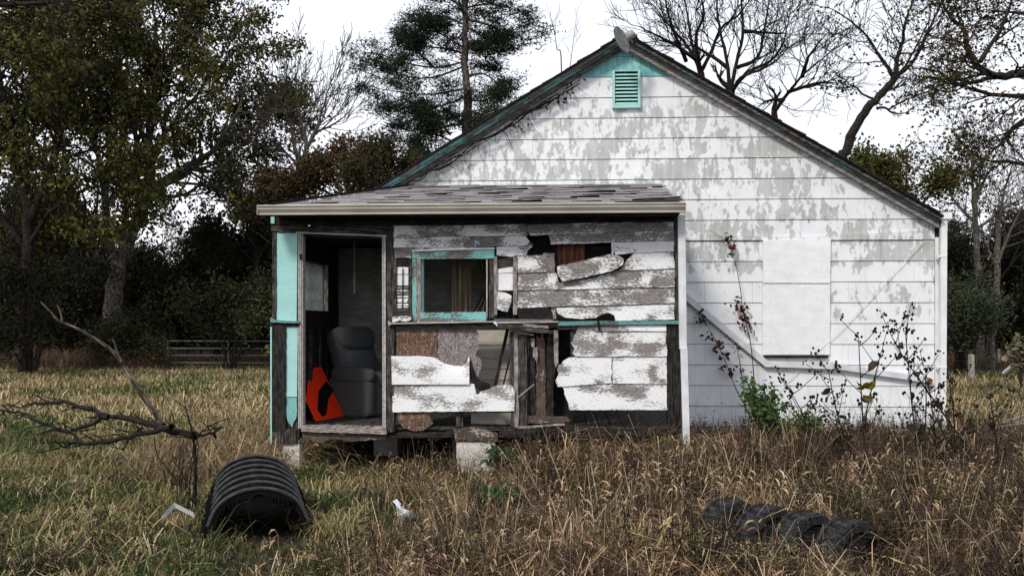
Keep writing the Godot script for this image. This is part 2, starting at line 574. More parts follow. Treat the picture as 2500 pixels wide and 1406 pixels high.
func _ready() -> void:
	rng.seed = 20
	var cam := Camera3D.new()
	cam.name = "camera"
	cam.projection = Camera3D.PROJECTION_FRUSTUM
	cam.near = 0.1
	cam.far = 900.0
	cam.size = 2.0 * 0.1 * 703.0 / F
	cam.frustum_offset = Vector2(0, 0.1 * 87.0 / F)
	cam.position = Vector3(0, EYE, 0)
	cam.rotation.y = YAW
	add_child(cam)
	cam.current = true

	var env := Environment.new()
	env.background_mode = Environment.BG_SKY
	var sky := ProceduralSkyMaterial.new()
	sky.sky_top_color = Color(0.90, 0.925, 0.975)
	sky.sky_horizon_color = Color(0.955, 0.965, 0.98)
	sky.sky_curve = 0.2
	sky.ground_bottom_color = Color(0.3, 0.28, 0.24)
	sky.ground_horizon_color = Color(0.6, 0.6, 0.6)
	sky.sun_angle_max = 0.1
	var veil := NoiseTexture2D.new()
	var vn := FastNoiseLite.new()
	vn.seed = 4
	vn.frequency = 0.006
	vn.fractal_octaves = 4
	veil.width = 1024
	veil.height = 512
	veil.seamless = true
	veil.noise = vn
	var ramp := Gradient.new()
	ramp.set_color(0, Color(1, 1, 1, 0.0))
	ramp.set_color(1, Color(1, 1, 1, 0.16))
	veil.color_ramp = ramp
	sky.sky_cover = veil
	sky.sky_energy_multiplier = 1.0
	env.sky = Sky.new()
	env.sky.sky_material = sky
	env.background_energy_multiplier = 0.68
	env.tonemap_mode = Environment.TONE_MAPPER_LINEAR
	env.tonemap_exposure = 1.72
	env.sdfgi_enabled = true
	env.ssao_enabled = true
	env.ssil_enabled = true
	var we := WorldEnvironment.new()
	we.name = "environment"
	we.environment = env
	add_child(we)
	var sun := DirectionalLight3D.new()
	sun.name = "sun_behind_cloud"
	sun.light_energy = 0.5
	sun.light_angular_distance = 10.0
	sun.light_color = Color(1.0, 0.97, 0.93)
	sun.shadow_enabled = true
	add_child(sun)
	sun.look_at_from_position(Vector3(-5, 9, 9), Vector3.ZERO)

	make_materials()
	M.wall.uv1_scale = Vector3(1.0 / 8.8, 1.0 / 11.28, 1)
	M.wall.uv1_offset = Vector3(3.6 / 8.8, 5.54 / 5.64, 0)
	make_ground()
	make_house()
	make_porch()
	make_yard_lamp()
	make_things()
	make_trees()
	make_plants()
	make_grass()


func make_ground() -> void:
	var g := geo()
	var f := FastNoiseLite.new()
	f.seed = 3
	f.frequency = 0.25
	var xs := PackedFloat32Array()
	var zs := PackedFloat32Array()
	for k in 61:
		var t := (k - 30) / 30.0
		xs.append(signf(t) * (absf(t) * 14.0 + 400.0 * pow(absf(t), 6.0)))
		zs.append(-14.0 + signf(t) * (absf(t) * 18.0 + 450.0 * pow(absf(t), 6.0)))
	for a in 61:
		for b in 61:
			var y := f.get_noise_2d(xs[b], zs[a]) * 0.05
			g.v.append(Vector3(xs[b], y - 0.02, zs[a]))
			g.n.append(Vector3.UP); g.u.append(Vector2(xs[b], zs[a])); g.c.append(Color.WHITE)
	for a in 60:
		for b in 60:
			var q := a * 61 + b
			g.i.append_array([q, q + 1, q + 61, q + 1, q + 62, q + 61])
	var o := part("ground", g, M.soil, self)
	tag(o, "weedy ground of soil and dead grass under everything", "ground")
	o.set_meta("kind", "structure")


# ---------------------------------------------------------------- the house

var pk: Vector3
var slope_r: float
var slope_l: float

func roof_y(x: float, z: float) -> float:
	return pk.y - (slope_r * (x - pk.x) if x > pk.x else slope_l * (pk.x - x))


func band(x0: float, x1: float, t0: float, t1: float) -> PackedVector2Array:
	# a strip of the slope from x0 to x1 between two vertical depths below the roof line
	return PackedVector2Array([Vector2(x0, roof_y(x0, 0) - t0), Vector2(x0, roof_y(x0, 0) - t1), Vector2(x1, roof_y(x1, 0) - t1), Vector2(x1, roof_y(x1, 0) - t0)])


func make_house() -> void:
	pk = on(1528, 76, 12.7)
	var er := on(2307, 522, 12.7)
	var el := on(905, 463, 12.7)
	slope_r = (pk.y - er.y) / (er.x - pk.x)
	slope_l = (pk.y - el.y) / (pk.x - el.x)
	var xr := on(2292, 600, WALL).x
	var xl := -3.32
	var h := thing("abandoned_house", "white gabled house with worn siding and teal trim behind the porch", "house", Vector3(pk.x, 0, -WALL))
	var zb := -21.5
	# shell
	var g := geo()
	g.plate(PackedVector2Array([Vector2(xl, 0.02), Vector2(xr, 0.02), Vector2(xr, roof_y(xr, 0) - 0.09), Vector2(pk.x, pk.y - 0.09), Vector2(xl, roof_y(xl, 0) - 0.09)]), -WALL - 0.12, -WALL)
	part("wall", g, M.wood_dark, h, "dark sheathing behind the siding")
	for x in [xl, xr - 0.12]:
		g = geo()
		g.box(Vector3(x + 0.06, 1.3, (zb - WALL - 0.12) / 2), Vector3(0.12, 2.56, absf(zb + WALL + 0.12)))
		part("wall", g, M.plywood, h)
	g = geo()
	g.plate(PackedVector2Array([Vector2(xl, 0.02), Vector2(xr, 0.02), Vector2(xr, roof_y(xr, 0) - 0.09), Vector2(pk.x, pk.y - 0.09), Vector2(xl, roof_y(xl, 0) - 0.09)]), zb - 0.12, zb)
	part("wall", g, M.plywood, h)
	# siding pieces, course by course
	var gable := PackedVector2Array([Vector2(xl, 0.0), Vector2(xr - 0.05, 0.0), Vector2(xr - 0.05, roof_y(xr, 0) - 0.11), Vector2(pk.x, pk.y - 0.11), Vector2(xl, roof_y(xl, 0) - 0.11)])
	for k in 20:
		var y0 := 0.048 + k * 0.267
		var x := xl - 0.61 + (k % 3) * 0.21 - 0.02
		while x < xr:
			var a := x
			x += 0.61
			var rect := PackedVector2Array([Vector2(a + 0.0012, y0 + 0.004), Vector2(x - 0.0012, y0 + 0.004), Vector2(x - 0.0012, y0 + 0.265), Vector2(a + 0.0012, y0 + 0.265)])
			for piece in Geometry2D.intersect_polygons(rect, gable):
				var inside: bool = x < 1.1 and y0 + 0.267 < 2.9
				if inside and x < -1.6: continue
				g = Geo.new()
				var lift := rng.randf_range(0.0, 0.0025)
				g.plate(piece, -WALL + 0.001, -WALL + 0.004 + lift, 0.010)
				part("siding_piece", g, M.siding_plain if inside else M.wall, h)
	# corner trim
	g = geo()
	g.box(Vector3(xr - 0.022, 1.4, -WALL + 0.012), Vector3(0.045, 2.7, 0.026))
	part("corner_trim", g, M.white_metal, h)
	# roof slopes
	var xe := er.x + 0.02
	var xw := pk.x - (er.x - pk.x)
	for s in [[pk.x, xe], [xw, pk.x]]:
		g = geo()
		for q in [[0.0, 0.020, -12.76], [0.024, 0.085, -12.84]]:
			g.plate(band(s[0], s[1], q[0], q[1]), zb - 0.25, q[2])
		part("roof_slope", g, M.shingle_dark, h)
	# ragged shingle ends along both rakes
	for side in [1.0, -1.0]:
		var run := 0.02
		while run < er.x - pk.x - 0.05:
			var x0: float = pk.x + side * run
			var x1: float = pk.x + side * (run + 0.15)
			g = geo()
			var lift := rng.randf_range(0.006, 0.02)
			var nose := rng.randf_range(-12.755, -12.73)
			g.plate(PackedVector2Array([Vector2(x0, roof_y(x0, 0) + lift * 0.3), Vector2(x0, roof_y(x0, 0) - 0.012), Vector2(x1, roof_y(x1, 0) - 0.012), Vector2(x1, roof_y(x1, 0) + lift)]), -13.0, nose)
			part("edge_shingle", g, M.shingle_dark, h)
			run += 0.15
	# rake boards: outer board, moulding, frieze board against the wall
	var mats := [M.rake, M.wood, M.frieze]
	var mats_l := [M.teal_worn, M.teal_peel, M.rake]
	for side in 2:
		var a0: float = pk.x if side == 0 else xw
		var a1: float = xe - 0.02 if side == 0 else pk.x
		var mm: Array = mats if side == 0 else mats_l
		g = geo()
		g.plate(band(a0, a1, 0.022, 0.066), -12.839, -12.785, 0.0, false)
		part("rake_board", g, mm[0], h)
		g = geo()
		g.plate(band(a0, a1, 0.068, 0.092), -12.88, -12.83)
		part("rake_moulding", g, M.teal_worn if side == 0 else M.teal_peel, h)
		g = geo()
		g.plate(band(a0, a1, 0.094, 0.150), -12.985, -12.885)
		part("frieze_board", g, mm[2], h)
		g = geo()
		g.plate(band(a0, a1, 0.0855, 0.0935), -12.984, -12.882)
		part("soffit_board", g, mm[1], h)
	# teal flakes hanging on the moulding ends
	# eaves gutter and corner downspout on the right
	var gy := on(2308, 527, 12.9)
	g = geo()
	g.box(Vector3(gy.x + 0.02, gy.y, -17.2), Vector3(0.11, 0.085, 8.7))
	part("gutter", g, M.white_metal, h)
	var d0 := on(2305, 536, 12.9)
	var d1 := on(2298, 1010, 12.9)
	g = geo()
	g.bar(d0, Vector3(d1.x + 0.02, 0.1, d1.z), 0.075, 0.06)
	var sp := part("downspout", g, M.white_metal, h)
	for y in [2.5, 1.1]:
		g = geo()
		g.box(Vector3(d0.x - 0.03, y, -12.9), Vector3(0.12, 0.022, 0.07))
		part("strap", g, M.white_metal, sp)
	# louvred vent
	g = geo()
	var v0 := on(1495, 266, WALL)
	var v1 := on(1563, 174, WALL)
	var cx := (v0.x + v1.x) / 2
	var cy := (v0.y + v1.y) / 2
	var vw := v1.x - v0.x
	var vh := v1.y - v0.y
	g.box(Vector3(cx, cy, -WALL + 0.02), Vector3(vw - 0.02, vh - 0.02, 0.006))  # black plate stands in for the dark cavity behind the slats
	var vent := part("gable_vent", g, M.black_print_void, h, "teal louvred vent under the peak")
	for s in [-1, 1]:
		g = geo()
		g.box(Vector3(cx + s * (vw / 2 - 0.016), cy, -WALL + 0.04), Vector3(0.032, vh, 0.06))
		part("vent_frame", g, M.teal, vent)
	g = geo()
	g.box(Vector3(cx, v0.y + 0.022, -WALL + 0.04), Vector3(vw - 0.066, 0.044, 0.06))
	part("vent_frame", g, M.teal, vent)
	g = geo()
	g.box(Vector3(cx, v1.y - 0.006, -WALL + 0.04), Vector3(vw - 0.066, 0.012, 0.06))
	part("vent_frame", g, M.teal, vent)
	for k in 9:
		g = geo()
		var y := v0.y + 0.062 + k * (vh - 0.085) / 8.6
		g.box(Vector3(cx, y, -WALL + 0.045), Vector3(vw - 0.07, 0.024, 0.006), Basis(Vector3.RIGHT, -0.5))
		part("louvre", g, M.teal, vent)
	# boarded window: two painted sheets and the old sill
	for b in [[1864, 586, 2029, 691], [1863, 693.5, 2028, 866]]:
		g = geo()
		g.plate(jag(flat([b[0], b[1], b[2], b[1], b[2] - 1, b[3], b[0], b[3]], 12.96), 0.0015, 0.002), -12.985, -12.955)
		part("window_board", g, M.plywood, h)
	g = geo()
	g.plate(flat([1866, 868, 2022, 868, 2022, 874, 1866, 874], 12.97), -12.98, -12.935)
	part("window_sill", g, M.wood_dark, h)
	# long patch strip over the window
	g = Geo.new()
	g.plate(flat([1676, 587, 1710, 571, 1850, 575, 1975, 577, 2120, 569, 2254, 562, 2253, 585], 12.985), -12.99, -12.972)
	part("patch_strip", g, M.wall, h, "long thin patch strip above the boarded window")
	# stay wire
	g = geo()
	g.tube(PackedVector3Array([on(2254, 590, 12.95), on(2060, 800, 12.95), on(1895, 958, 12.95)]), PackedFloat32Array([0.004, 0.004, 0.004]), 5)
	part("stay_wire", g, M.white_metal, h)


func make_yard_lamp() -> void:
	# a dish lamp hanging askew at the ridge
	var c := on(1524, 94, 12.45)
	var t := thing("yard_lamp", "grey metal dish lamp hanging askew at the roof peak", "lamp", c)
	var ax := Vector3(-0.83, -0.52, 0.20).normalized()
	var x := ax.cross(Vector3.UP).normalized()
	var y := x.cross(ax)
	var g := geo()
	var prof := [[0.0, 0.0], [0.06, 0.004], [0.10, 0.012], [0.145, 0.022], [0.165, 0.03], [0.172, 0.034], [0.165, 0.038], [0.13, 0.046], [0.09, 0.051], [0.04, 0.054], [0.0, 0.055]]
	var k := g.v.size()
	var seg := 36
	for j in prof.size():
		for s in seg + 1:
			var a := TAU * s / seg
			g.v.append(c + (x * cos(a) + y * sin(a)) * prof[j][0] * 1.03 + ax * prof[j][1])
			g.n.append(-ax if j < 6 else ax); g.u.append(Vector2(s * 0.06, j * 0.05)); g.c.append(Color.WHITE)
	for j in prof.size() - 1:
		for s in seg:
			var q := k + j * (seg + 1) + s
			var w := q + seg + 1
			g.i.append_array([q, q + 1, w, q + 1, w + 1, w])
	part("reflector_dish", g, M.zinc, t)
	g = geo()
	g.tube(PackedVector3Array([c, c - ax * 0.05, c - ax * 0.14, c - ax * 0.15]), PackedFloat32Array([0.075, 0.055, 0.05, 0.001]), 16)
	part("lamp_socket", g, M.zinc, t)
	g = geo()
	g.tube(PackedVector3Array([c - ax * 0.1, c - ax * 0.15 + Vector3(0.03, -0.02, -0.06), on(1548, 110, 12.7)]), PackedFloat32Array([0.022, 0.02, 0.02]), 8)
	part("bracket", g, M.metal_dark, t)


# ---------------------------------------------------------------- the porch

var porch: Node3D

# a piece of the porch front outlined in the photograph's pixels on the plane z = -d
func piece(called: String, px: Array, m: Material, d := FRONT, thick := 0.03, taper := 0.0, along := 0.0, across := 0.0, upright := false, parent: Node = null, label := "") -> MeshInstance3D:
	var g := geo()
	var poly := flat(px, d)
	if along > 0.0 or across > 0.0: poly = jag(poly, along, across, 0.035)
	g.plate(poly, -d - thick, -d, taper, upright)
	return part(called, g, m, parent if parent else porch, label)


func clap(px: Array, kind: String, broken := 0.0, out := 0.0) -> void:
	# a lapped board: its lower edge stands out over the next
	if rng.randf() < 0.5: kind += "2"
	var o := piece("clapboard", px, M[kind], FRONT - out, 0.014, 0.016, 0.0022, 0.0022 + broken)
	o.rotation.z = 0.0


func make_porch() -> void:
	porch = thing("enclosed_porch", "rotting enclosed porch with broken clapboards, open doorway and sagging shingle roof", "porch", Vector3(-1.0, 0, -FRONT))
	var g: Geo
	var xl := on(661, 700, FRONT).x
	var xr := on(1657, 700, FRONT).x
	var floor_y := 0.53
	# ---- floor planks, ceiling, inside walls
	var x := xl + 0.22
	while x < xr - 0.02:
		g = geo()
		g.box(Vector3(x + 0.066, floor_y - 0.015 + rng.randf_range(-0.003, 0.003), -11.83), Vector3(0.128, 0.03, 2.24))
		part("floor_plank", g, M.wood, porch)
		x += 0.134
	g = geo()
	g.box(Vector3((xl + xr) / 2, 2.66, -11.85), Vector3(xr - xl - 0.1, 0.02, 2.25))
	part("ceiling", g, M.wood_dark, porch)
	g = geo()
	g.box(Vector3(xr - 0.06, 2.1, -11.85), Vector3(0.04, 1.06, 2.2))  # lower half left open, out of view, to let sky light inside
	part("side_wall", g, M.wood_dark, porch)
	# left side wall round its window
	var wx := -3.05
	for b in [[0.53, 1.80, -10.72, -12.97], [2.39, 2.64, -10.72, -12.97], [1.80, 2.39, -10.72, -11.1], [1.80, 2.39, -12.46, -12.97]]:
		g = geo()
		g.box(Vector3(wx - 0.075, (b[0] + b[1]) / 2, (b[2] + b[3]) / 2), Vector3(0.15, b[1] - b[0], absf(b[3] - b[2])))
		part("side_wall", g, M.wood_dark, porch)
	g = geo()
	g.box(Vector3(wx - 0.07, 2.095, -11.78), Vector3(0.006, 0.59, 1.36))
	var sw := part("side_window", g, M.pane, porch, "dusty pane in the left porch wall")
	for b in [[-12.47, 0.05, 0.62, 2.095], [-11.78, 1.4, 0.03, 1.795]]:
		g = geo()
		g.box(Vector3(wx - 0.03, b[3], b[0]), Vector3(0.05, b[2], b[1]))
		part("window_frame", g, M.wood_pale, sw)
	g = geo()
	g.bar(Vector3(wx + 0.02, 1.62, -11.2), Vector3(wx + 0.02, 1.62, -12.9), 0.05, 0.02, Vector3.RIGHT)
	part("wall_rail", g, M.wood_dark, porch)
	for z in [-11.55, -12.0, -12.35]:
		g = geo()
		g.box(Vector3(wx + 0.012, 1.07, z), Vector3(0.02, 1.08, 0.08))
		part("wall_stud", g, M.wood, porch)
	# plaster on the house wall inside
	for b in [[-3.04, -1.45, floor_y, 2.64], [-1.448, xr - 0.1, 1.66, 2.64]]:
		g = geo()
		g.plate(PackedVector2Array([Vector2(b[0], b[2]), Vector2(b[1], b[2]), Vector2(b[1], b[3]), Vector2(b[0], b[3])]), -12.98, -12.96)
		part("inner_panel", g, M.plaster, porch)
	g = geo()
	g.box(on(1166, 676, 12.93), Vector3(0.2, 0.1, 0.02))
	part("wall_shelf", g, M.curtain, porch)
	# ---- roof: deck, shingles, gutter
	var a := on(646, 500, 10.27)
	var b2 := on(1671, 497, 10.27)
	var c2 := on(1611, 450, 12.97)
	var d2 := on(990, 453, 12.97)
	var ey := (a.y + b2.y) / 2
	var ty := (c2.y + d2.y) / 2
	a.y = ey; b2.y = ey; c2.y = ty; d2.y = ty
	c2.x = b2.x + 0.02
	var low := Vector3(0, -0.03, 0)
	g = geo()
	g.quad(a + low, b2 + low, c2 + low, d2 + low)
	var e2 := Vector3(a.x, ey, -12.97)
	g.quad(e2 + low, a + low, d2 + low, d2 + low)
	g.quad(a + low * 3, d2 + low * 3, c2 + low * 3, b2 + low * 3)
	g.quad(b2 + low * 3, c2 + low * 3, c2 + low, b2 + low)
	g.quad(a + low * 3, b2 + low * 3, b2 + low, a + low)
	part("roof_deck", g, M.wood_dark, porch)
	var dir := (Vector3(0, ty, -12.97) - Vector3(0, ey, -10.27))
	var long := dir.length()
	dir = dir.normalized()
	var nrm := Vector3.RIGHT.cross(dir).normalized()
	var rows := 16
	var ex := long / rows
	for k in rows:
		var s0 := k * ex
		var left := lerpf(a.x, d2.x, s0 / long)
		var left1 := lerpf(a.x, d2.x, (s0 + ex) / long)
		var sx := left - 0.30 * rng.randf()
		while sx < b2.x:
			var w := rng.randf_range(0.26, 0.34)
			var p := maxf(sx, left)
			var q := minf(sx + w, b2.x + 0.015)
			if q - p > 0.03:
				g = geo()
				var curl := rng.randf_range(0.005, 0.013) + (rng.randf_range(0.0, 0.010) if rng.randf() < 0.15 else 0.0)
				if q > b2.x - 0.2 and k < 3: curl += 0.015
				var o := Vector3(0, ey, -10.27) + dir * (s0 - 0.02)
				var o1 := Vector3(0, ey, -10.27) + dir * (s0 + ex * 1.1)
				var t1 := nrm * (0.004 + curl)
				var t0 := nrm * (0.001 + curl)
				var p1 := maxf(p, lerpf(a.x, d2.x, minf((s0 + ex * 1.15) / long, 1.0)))
				p1 = minf(p1, q)
				var r1 := curl * rng.randf_range(-0.6, 0.6)
				var A := o + Vector3(p, 0, 0)
				var B := o + Vector3(q - 0.004, 0, 0)
				var C := o1 + Vector3(q - 0.004, 0, 0)
				var D := o1 + Vector3(p1, 0, 0)
				g.quad(A + t1, B + t1 + nrm * r1, C + nrm * 0.003, D + nrm * 0.003, Vector2(p, s0 * 2) + g.off, Vector2(q, s0 * 2) + g.off, Vector2(q, (s0 + ex) * 2) + g.off, Vector2(p1, (s0 + ex) * 2) + g.off)
				g.quad(A + t0, B + t0 + nrm * r1, B + t1 + nrm * r1, A + t1)
				g.quad(A + t0, D, C, B + t0 + nrm * r1)
				part("roof_shingle", g, M.shingle, porch)
			sx += w
	# hip caps
	for k in 13:
		var t := k / 13.0
		var h0 := a.lerp(d2, t)
		var h1 := a.lerp(d2, t + 0.11)
		var o := Vector3(0, 0.018 + rng.randf() * 0.008, 0)
		var sidev := Vector3(-0.12, -0.035, 0)
		var sidef := Vector3(0.10, 0.0, 0.09)
		g = geo()
		g.quad(h0 + o + sidef, h1 + o + sidef, h1 + o * 0.7, h0 + o, Vector2(0, 0), Vector2(0.3, 0), Vector2(0.3, 0.2), Vector2(0, 0.2))
		g.quad(h0 + o, h1 + o * 0.7, h1 + o * 0.7 + sidev, h0 + o + sidev)
		part("hip_shingle", g, M.shingle, porch)
	# gutter, drawn along its section
	var sec := [Vector2(0.0, 0.10), Vector2(0.085, 0.10), Vector2(0.088, 0.086), Vector2(0.076, 0.082), Vector2(0.074, 0.055), Vector2(0.05, 0.02), Vector2(0.05, 0.016), Vector2(0.054, 0.012), Vector2(0.054, 0.0), Vector2(0.0, 0.0)]
	var g0 := on(630, 525, 10.25)
	var g1 := on(1673, 523, 10.25)
	g = geo()
	for k in sec.size():
		var p: Vector2 = sec[k]
		var q: Vector2 = sec[(k + 1) % sec.size()]
		var A := Vector3(g0.x, g0.y + p.y, -10.29 + p.x)
		var B := Vector3(g1.x, g0.y + p.y, -10.29 + p.x)
		var C := Vector3(g1.x, g0.y + q.y, -10.29 + q.x)
		var D := Vector3(g0.x, g0.y + q.y, -10.29 + q.x)
		g.quad(A, D, C, B, Vector2(0, k * 0.1), Vector2(0, k * 0.1 + 0.1), Vector2(4, k * 0.1 + 0.1), Vector2(4, k * 0.1))
	part("gutter", g, M.gutter, porch)
	for s in [g0.x - 0.004, g1.x + 0.004]:
		g = geo()
		g.box(Vector3(s, g0.y + 0.05, -10.255), Vector3(0.006, 0.1, 0.08))
		part("gutter_end", g, M.gutter, porch)
	# right downspout with its kink
	g = geo()
	g.bar(on(1664, 526, 10.5), on(1668, 852, 10.5), 0.074, 0.06)
	part("downspout", g, M.pipe, porch)
	g = geo()
	var db := on(1675, 1075, 10.5)
	g.bar(on(1670, 850, 10.47), Vector3(db.x + 0.01, 0.08, -10.47), 0.07, 0.055)
	part("downspout", g, M.pipe, porch)
	# ---- front frame, seen from outside
	piece("eave_board", [664, 524, 1656, 521, 1656, 541, 950, 550, 664, 549], M.wood_dark, FRONT - 0.02, 0.05, 0.0, 0.002)
	piece("soffit_board", [664, 520, 1660, 518, 1660, 523, 664, 525], M.wood_dark, FRONT - 0.3, 0.33)
	piece("door_header", [661, 551, 946, 551, 946, 577, 661, 567], M.wood, FRONT - 0.01, 0.09, 0.0, 0.003)
	piece("corner_chip", [660, 529, 669, 529, 669, 546, 660, 545], M.teal, FRONT - 0.035, 0.03)
	piece("corner_post", [664, 566, 674, 566, 674, 784, 664, 780], M.wood, FRONT - 0.01, 0.14, 0.0, 0.002, 0.003, true)
	piece("teal_panel", [674, 567, 725, 567, 723, 784, 674, 784], M.teal, FRONT, 0.02)
	piece("ledge", [659, 775, 668, 781, 730, 784, 730, 790, 659, 787], M.teal_worn, FRONT - 0.05, 0.09, 0.0, 0.003, 0.003)
	piece("ledge_rail", [660, 788, 730, 790, 730, 797, 660, 797], M.wood_dark, FRONT - 0.02, 0.09, 0.0, 0.002)
	piece("corner_board", [663, 797, 697, 797, 696, 1052, 664, 1052], M.wood_dark, FRONT - 0.02, 0.05, 0.0, 0.003, 0.003, true)
	piece("teal_panel", [697, 797, 726, 796, 724, 969, 697, 969], M.teal, FRONT, 0.02)
	piece("teal_panel", [697, 970.5, 724, 970.5, 724, 1012, 712, 1046, 702, 1030, 697, 1012], M.teal_peel, FRONT, 0.02, 0.0, 0.004, 0.006, true)
	piece("panel_backing", [697, 797, 731, 797, 729, 1075, 697, 1075], M.wood, FRONT + 0.022, 0.05, 0.0, 0.0, 0.003, true)
	piece("corner_edge", [659, 797, 662.5, 797, 662.5, 1082, 659, 1084], M.teal, FRONT - 0.015, 0.09)
	piece("post_foot", [663, 1053, 691, 1053, 691, 1083, 663, 1085], M.wood, FRONT - 0.015, 0.05, 0.0, 0.003, 0.003, true)
	piece("post_foot", [693, 1048, 722, 1050, 721, 1083, 693, 1084], M.wood, FRONT - 0.012, 0.05, 0.0, 0.003, 0.003, true)
	# door frame
	for k in 3:
		piece("door_jamb", [726.5 + k * 4.4, 571, 730 + k * 4.4, 571, 730.5 + k * 4.2, 1046, 727 + k * 4.2, 1046], M.alu, FRONT - 0.012 - 0.012 * (k % 2), 0.1)
	for k in 2:
		piece("door_jamb", [932 + k * 4.8, 578, 936 + k * 4.8, 578, 937 + k * 4.5, 1052, 933 + k * 4.5, 1052], M.alu, FRONT - 0.012 - 0.01 * k, 0.1)
	piece("door_head", [721, 565.5, 943, 574, 943, 578, 721, 569.5], M.alu, FRONT - 0.03, 0.08)
	piece("door_stop", [738, 571, 940, 579, 940, 584, 738, 577], M.wood_dark, FRONT + 0.01, 0.06)
	piece("door_hinge", [730, 620, 736, 620, 736, 633, 730, 633], M.black_print_void, FRONT - 0.036, 0.02)
	piece("door_post", [944, 553, 962, 553, 961, 1055, 943, 1055], M.wood, FRONT - 0.008, 0.1, 0.0, 0.002, 0.003, true)
	piece("door_sill", [734, 1040, 943, 1045, 943, 1060, 734, 1054], M.wood_pale, FRONT - 0.05, 0.2, 0.0, 0.005)
	piece("sill_beam", [738, 1056, 905, 1059, 941, 1062, 942, 1072, 858, 1078, 806, 1071, 780, 1080, 737, 1068], M.rot, FRONT, 0.1, 0.0, 0.008, 0.004)
	piece("pull_chain", [863, 588, 866, 588, 866, 716, 863, 716], M.post, 11.6, 0.006, 0.0, 0.002, 0.004, true)
	# ---- clapboards above the rail
	clap([961, 551, 1133, 550, 1133, 576, 961, 581], "clap_bare")
	clap([1135.5, 550, 1282, 547, 1288, 556, 1284, 566, 1290, 574, 1240, 576, 1135.5, 577], "clap_half", 0.01)
	piece("joint_strip", [1133, 550, 1135.5, 550, 1135.5, 576, 1133, 576], M.white_plastic, FRONT - 0.018, 0.01)
	clap([1290, 549, 1450, 543, 1646, 537, 1646, 562, 1420, 571, 1296, 575, 1286, 566], "clap_half", 0.012)
	clap([961, 579, 1132, 577, 1132, 603, 961, 605], "clap_white")
	clap([1133, 577, 1283, 576, 1287, 582, 1294, 590, 1287, 598, 1250, 602, 1133, 603], "clap_bare", 0.01)
	clap([1339, 575, 1480, 569, 1646, 563, 1646, 587, 1497, 592, 1345, 597, 1343, 585], "clap_half", 0.006)
	clap([963, 605, 1016, 604, 1006, 612, 1004, 630, 985, 629, 965, 631], "clap_bare", 0.006)
	clap([1014, 604, 1206, 602, 1206, 611, 1014, 611], "clap_bare", 0.004)
	clap([1212, 603, 1288, 598, 1299, 593, 1300, 602, 1290, 610, 1284, 624, 1262, 623, 1250, 627, 1213, 624], "clap_bare", 0.012)
	clap([1497, 592, 1646, 588, 1646, 613, 1560, 617, 1503, 622, 1499, 610], "clap_half", 0.004)
	clap([1263, 625, 1326, 622, 1327, 618, 1354, 617, 1355, 664, 1263, 667], "clap_bare", 0.002)
	clap([1531, 634, 1549, 618, 1646, 614, 1647, 655, 1575, 659, 1510, 661, 1521, 650], "clap_half", 0.008)
	clap([1263, 668, 1356, 664, 1366, 690, 1440, 680, 1508, 662, 1647, 657, 1647, 700, 1430, 706, 1263, 709], "clap_bare", 0.006)
	clap([1263, 711, 1420, 708, 1647, 702, 1647, 741, 1450, 746, 1263, 752], "clap_bare", 0.003)
	clap([1358, 752, 1450, 748, 1647, 743, 1647, 780, 1503, 783, 1500, 770, 1485, 763, 1472, 766, 1455, 776, 1420, 779, 1380, 775, 1362, 765], "clap_white", 0.008)
	# the fallen, tilted board
	piece("fallen_clapboard", [1360, 651, 1495, 619, 1512, 625, 1524, 633, 1521, 646, 1498, 661, 1440, 674, 1373, 688, 1362, 671], M.clap_bare, FRONT - 0.05, 0.02, 0.02, 0.003, 0.005, false, null, "tilted clapboard hanging loose over the hole")
	piece("board_end", [1493, 593, 1498, 592, 1499, 618, 1494, 619], M.clap_white, FRONT - 0.01, 0.03)
	# right frame
	piece("frame_post", [1647, 535, 1658, 534, 1659, 790, 1649, 790], M.wood, FRONT - 0.01, 0.1, 0.0, 0.002, 0.002, true)
	piece("frame_post", [1628, 793, 1664, 791, 1668, 1085, 1630, 1085], M.wood_dark, FRONT - 0.012, 0.1, 0.0, 0.002, 0.004, true)
	# inside the upper hole
	for k in 5:
		var xk := 1361 + k * 13.5
		piece("inner_board", [xk, 590, xk + 12.5, 590, xk + 12.5, 660, xk, 665], M.wood_red, FRONT + 0.12 + 0.004 * (k % 2), 0.02, 0.0, 0.0, 0.002, true)
	piece("inner_stud", [1357, 585, 1362, 585, 1361, 680, 1357, 680], M.wood_dark, FRONT + 0.05, 0.05, 0.0, 0.0, 0.003, true)
	piece("dark_scrap", [1302, 585, 1340, 580, 1345, 612, 1336, 632, 1308, 630, 1296, 615], M.black_rag_void, FRONT + 0.16, 0.01, 0.0, 0.004, 0.006)  # black patch put in for the shade inside the hole
	# ---- shutter like column left of the window
	piece("shutter_stile", [959, 631, 967.5, 630, 967.5, 772, 959, 772], M.wood, FRONT - 0.012, 0.04, 0.0, 0.001, 0.002, true)
	piece("shutter_stile", [996.5, 629, 1005, 629, 1005, 772, 996.5, 772], M.wood, FRONT - 0.012, 0.04, 0.0, 0.001, 0.002, true)
	piece("shutter_rail", [967.5, 629, 996.5, 629, 996.5, 650, 967.5, 650], M.wood_dark, FRONT, 0.03)
	piece("shutter_rail", [967.5, 752, 996.5, 751, 996.5, 769, 967.5, 769], M.wood, FRONT, 0.03)
	piece("shutter_panel", [967.5, 651.5, 996.5, 651.5, 996.5, 669, 967.5, 669], M.plywood, FRONT + 0.01, 0.02)
	piece("shutter_panel", [967.5, 671, 996.5, 671, 996.5, 697, 967.5, 697], M.plywood, FRONT + 0.01, 0.02)
	for y in [700, 707, 714, 721, 741, 747]:
		piece("shutter_slat", [967.5, y, 996.5, y + 0.4, 996.5, y + 5, 967.5, y + 4.5], M.wood_pale if int(y) % 2 == 0 else M.clap_half, FRONT + 0.005, 0.015, 0.004)
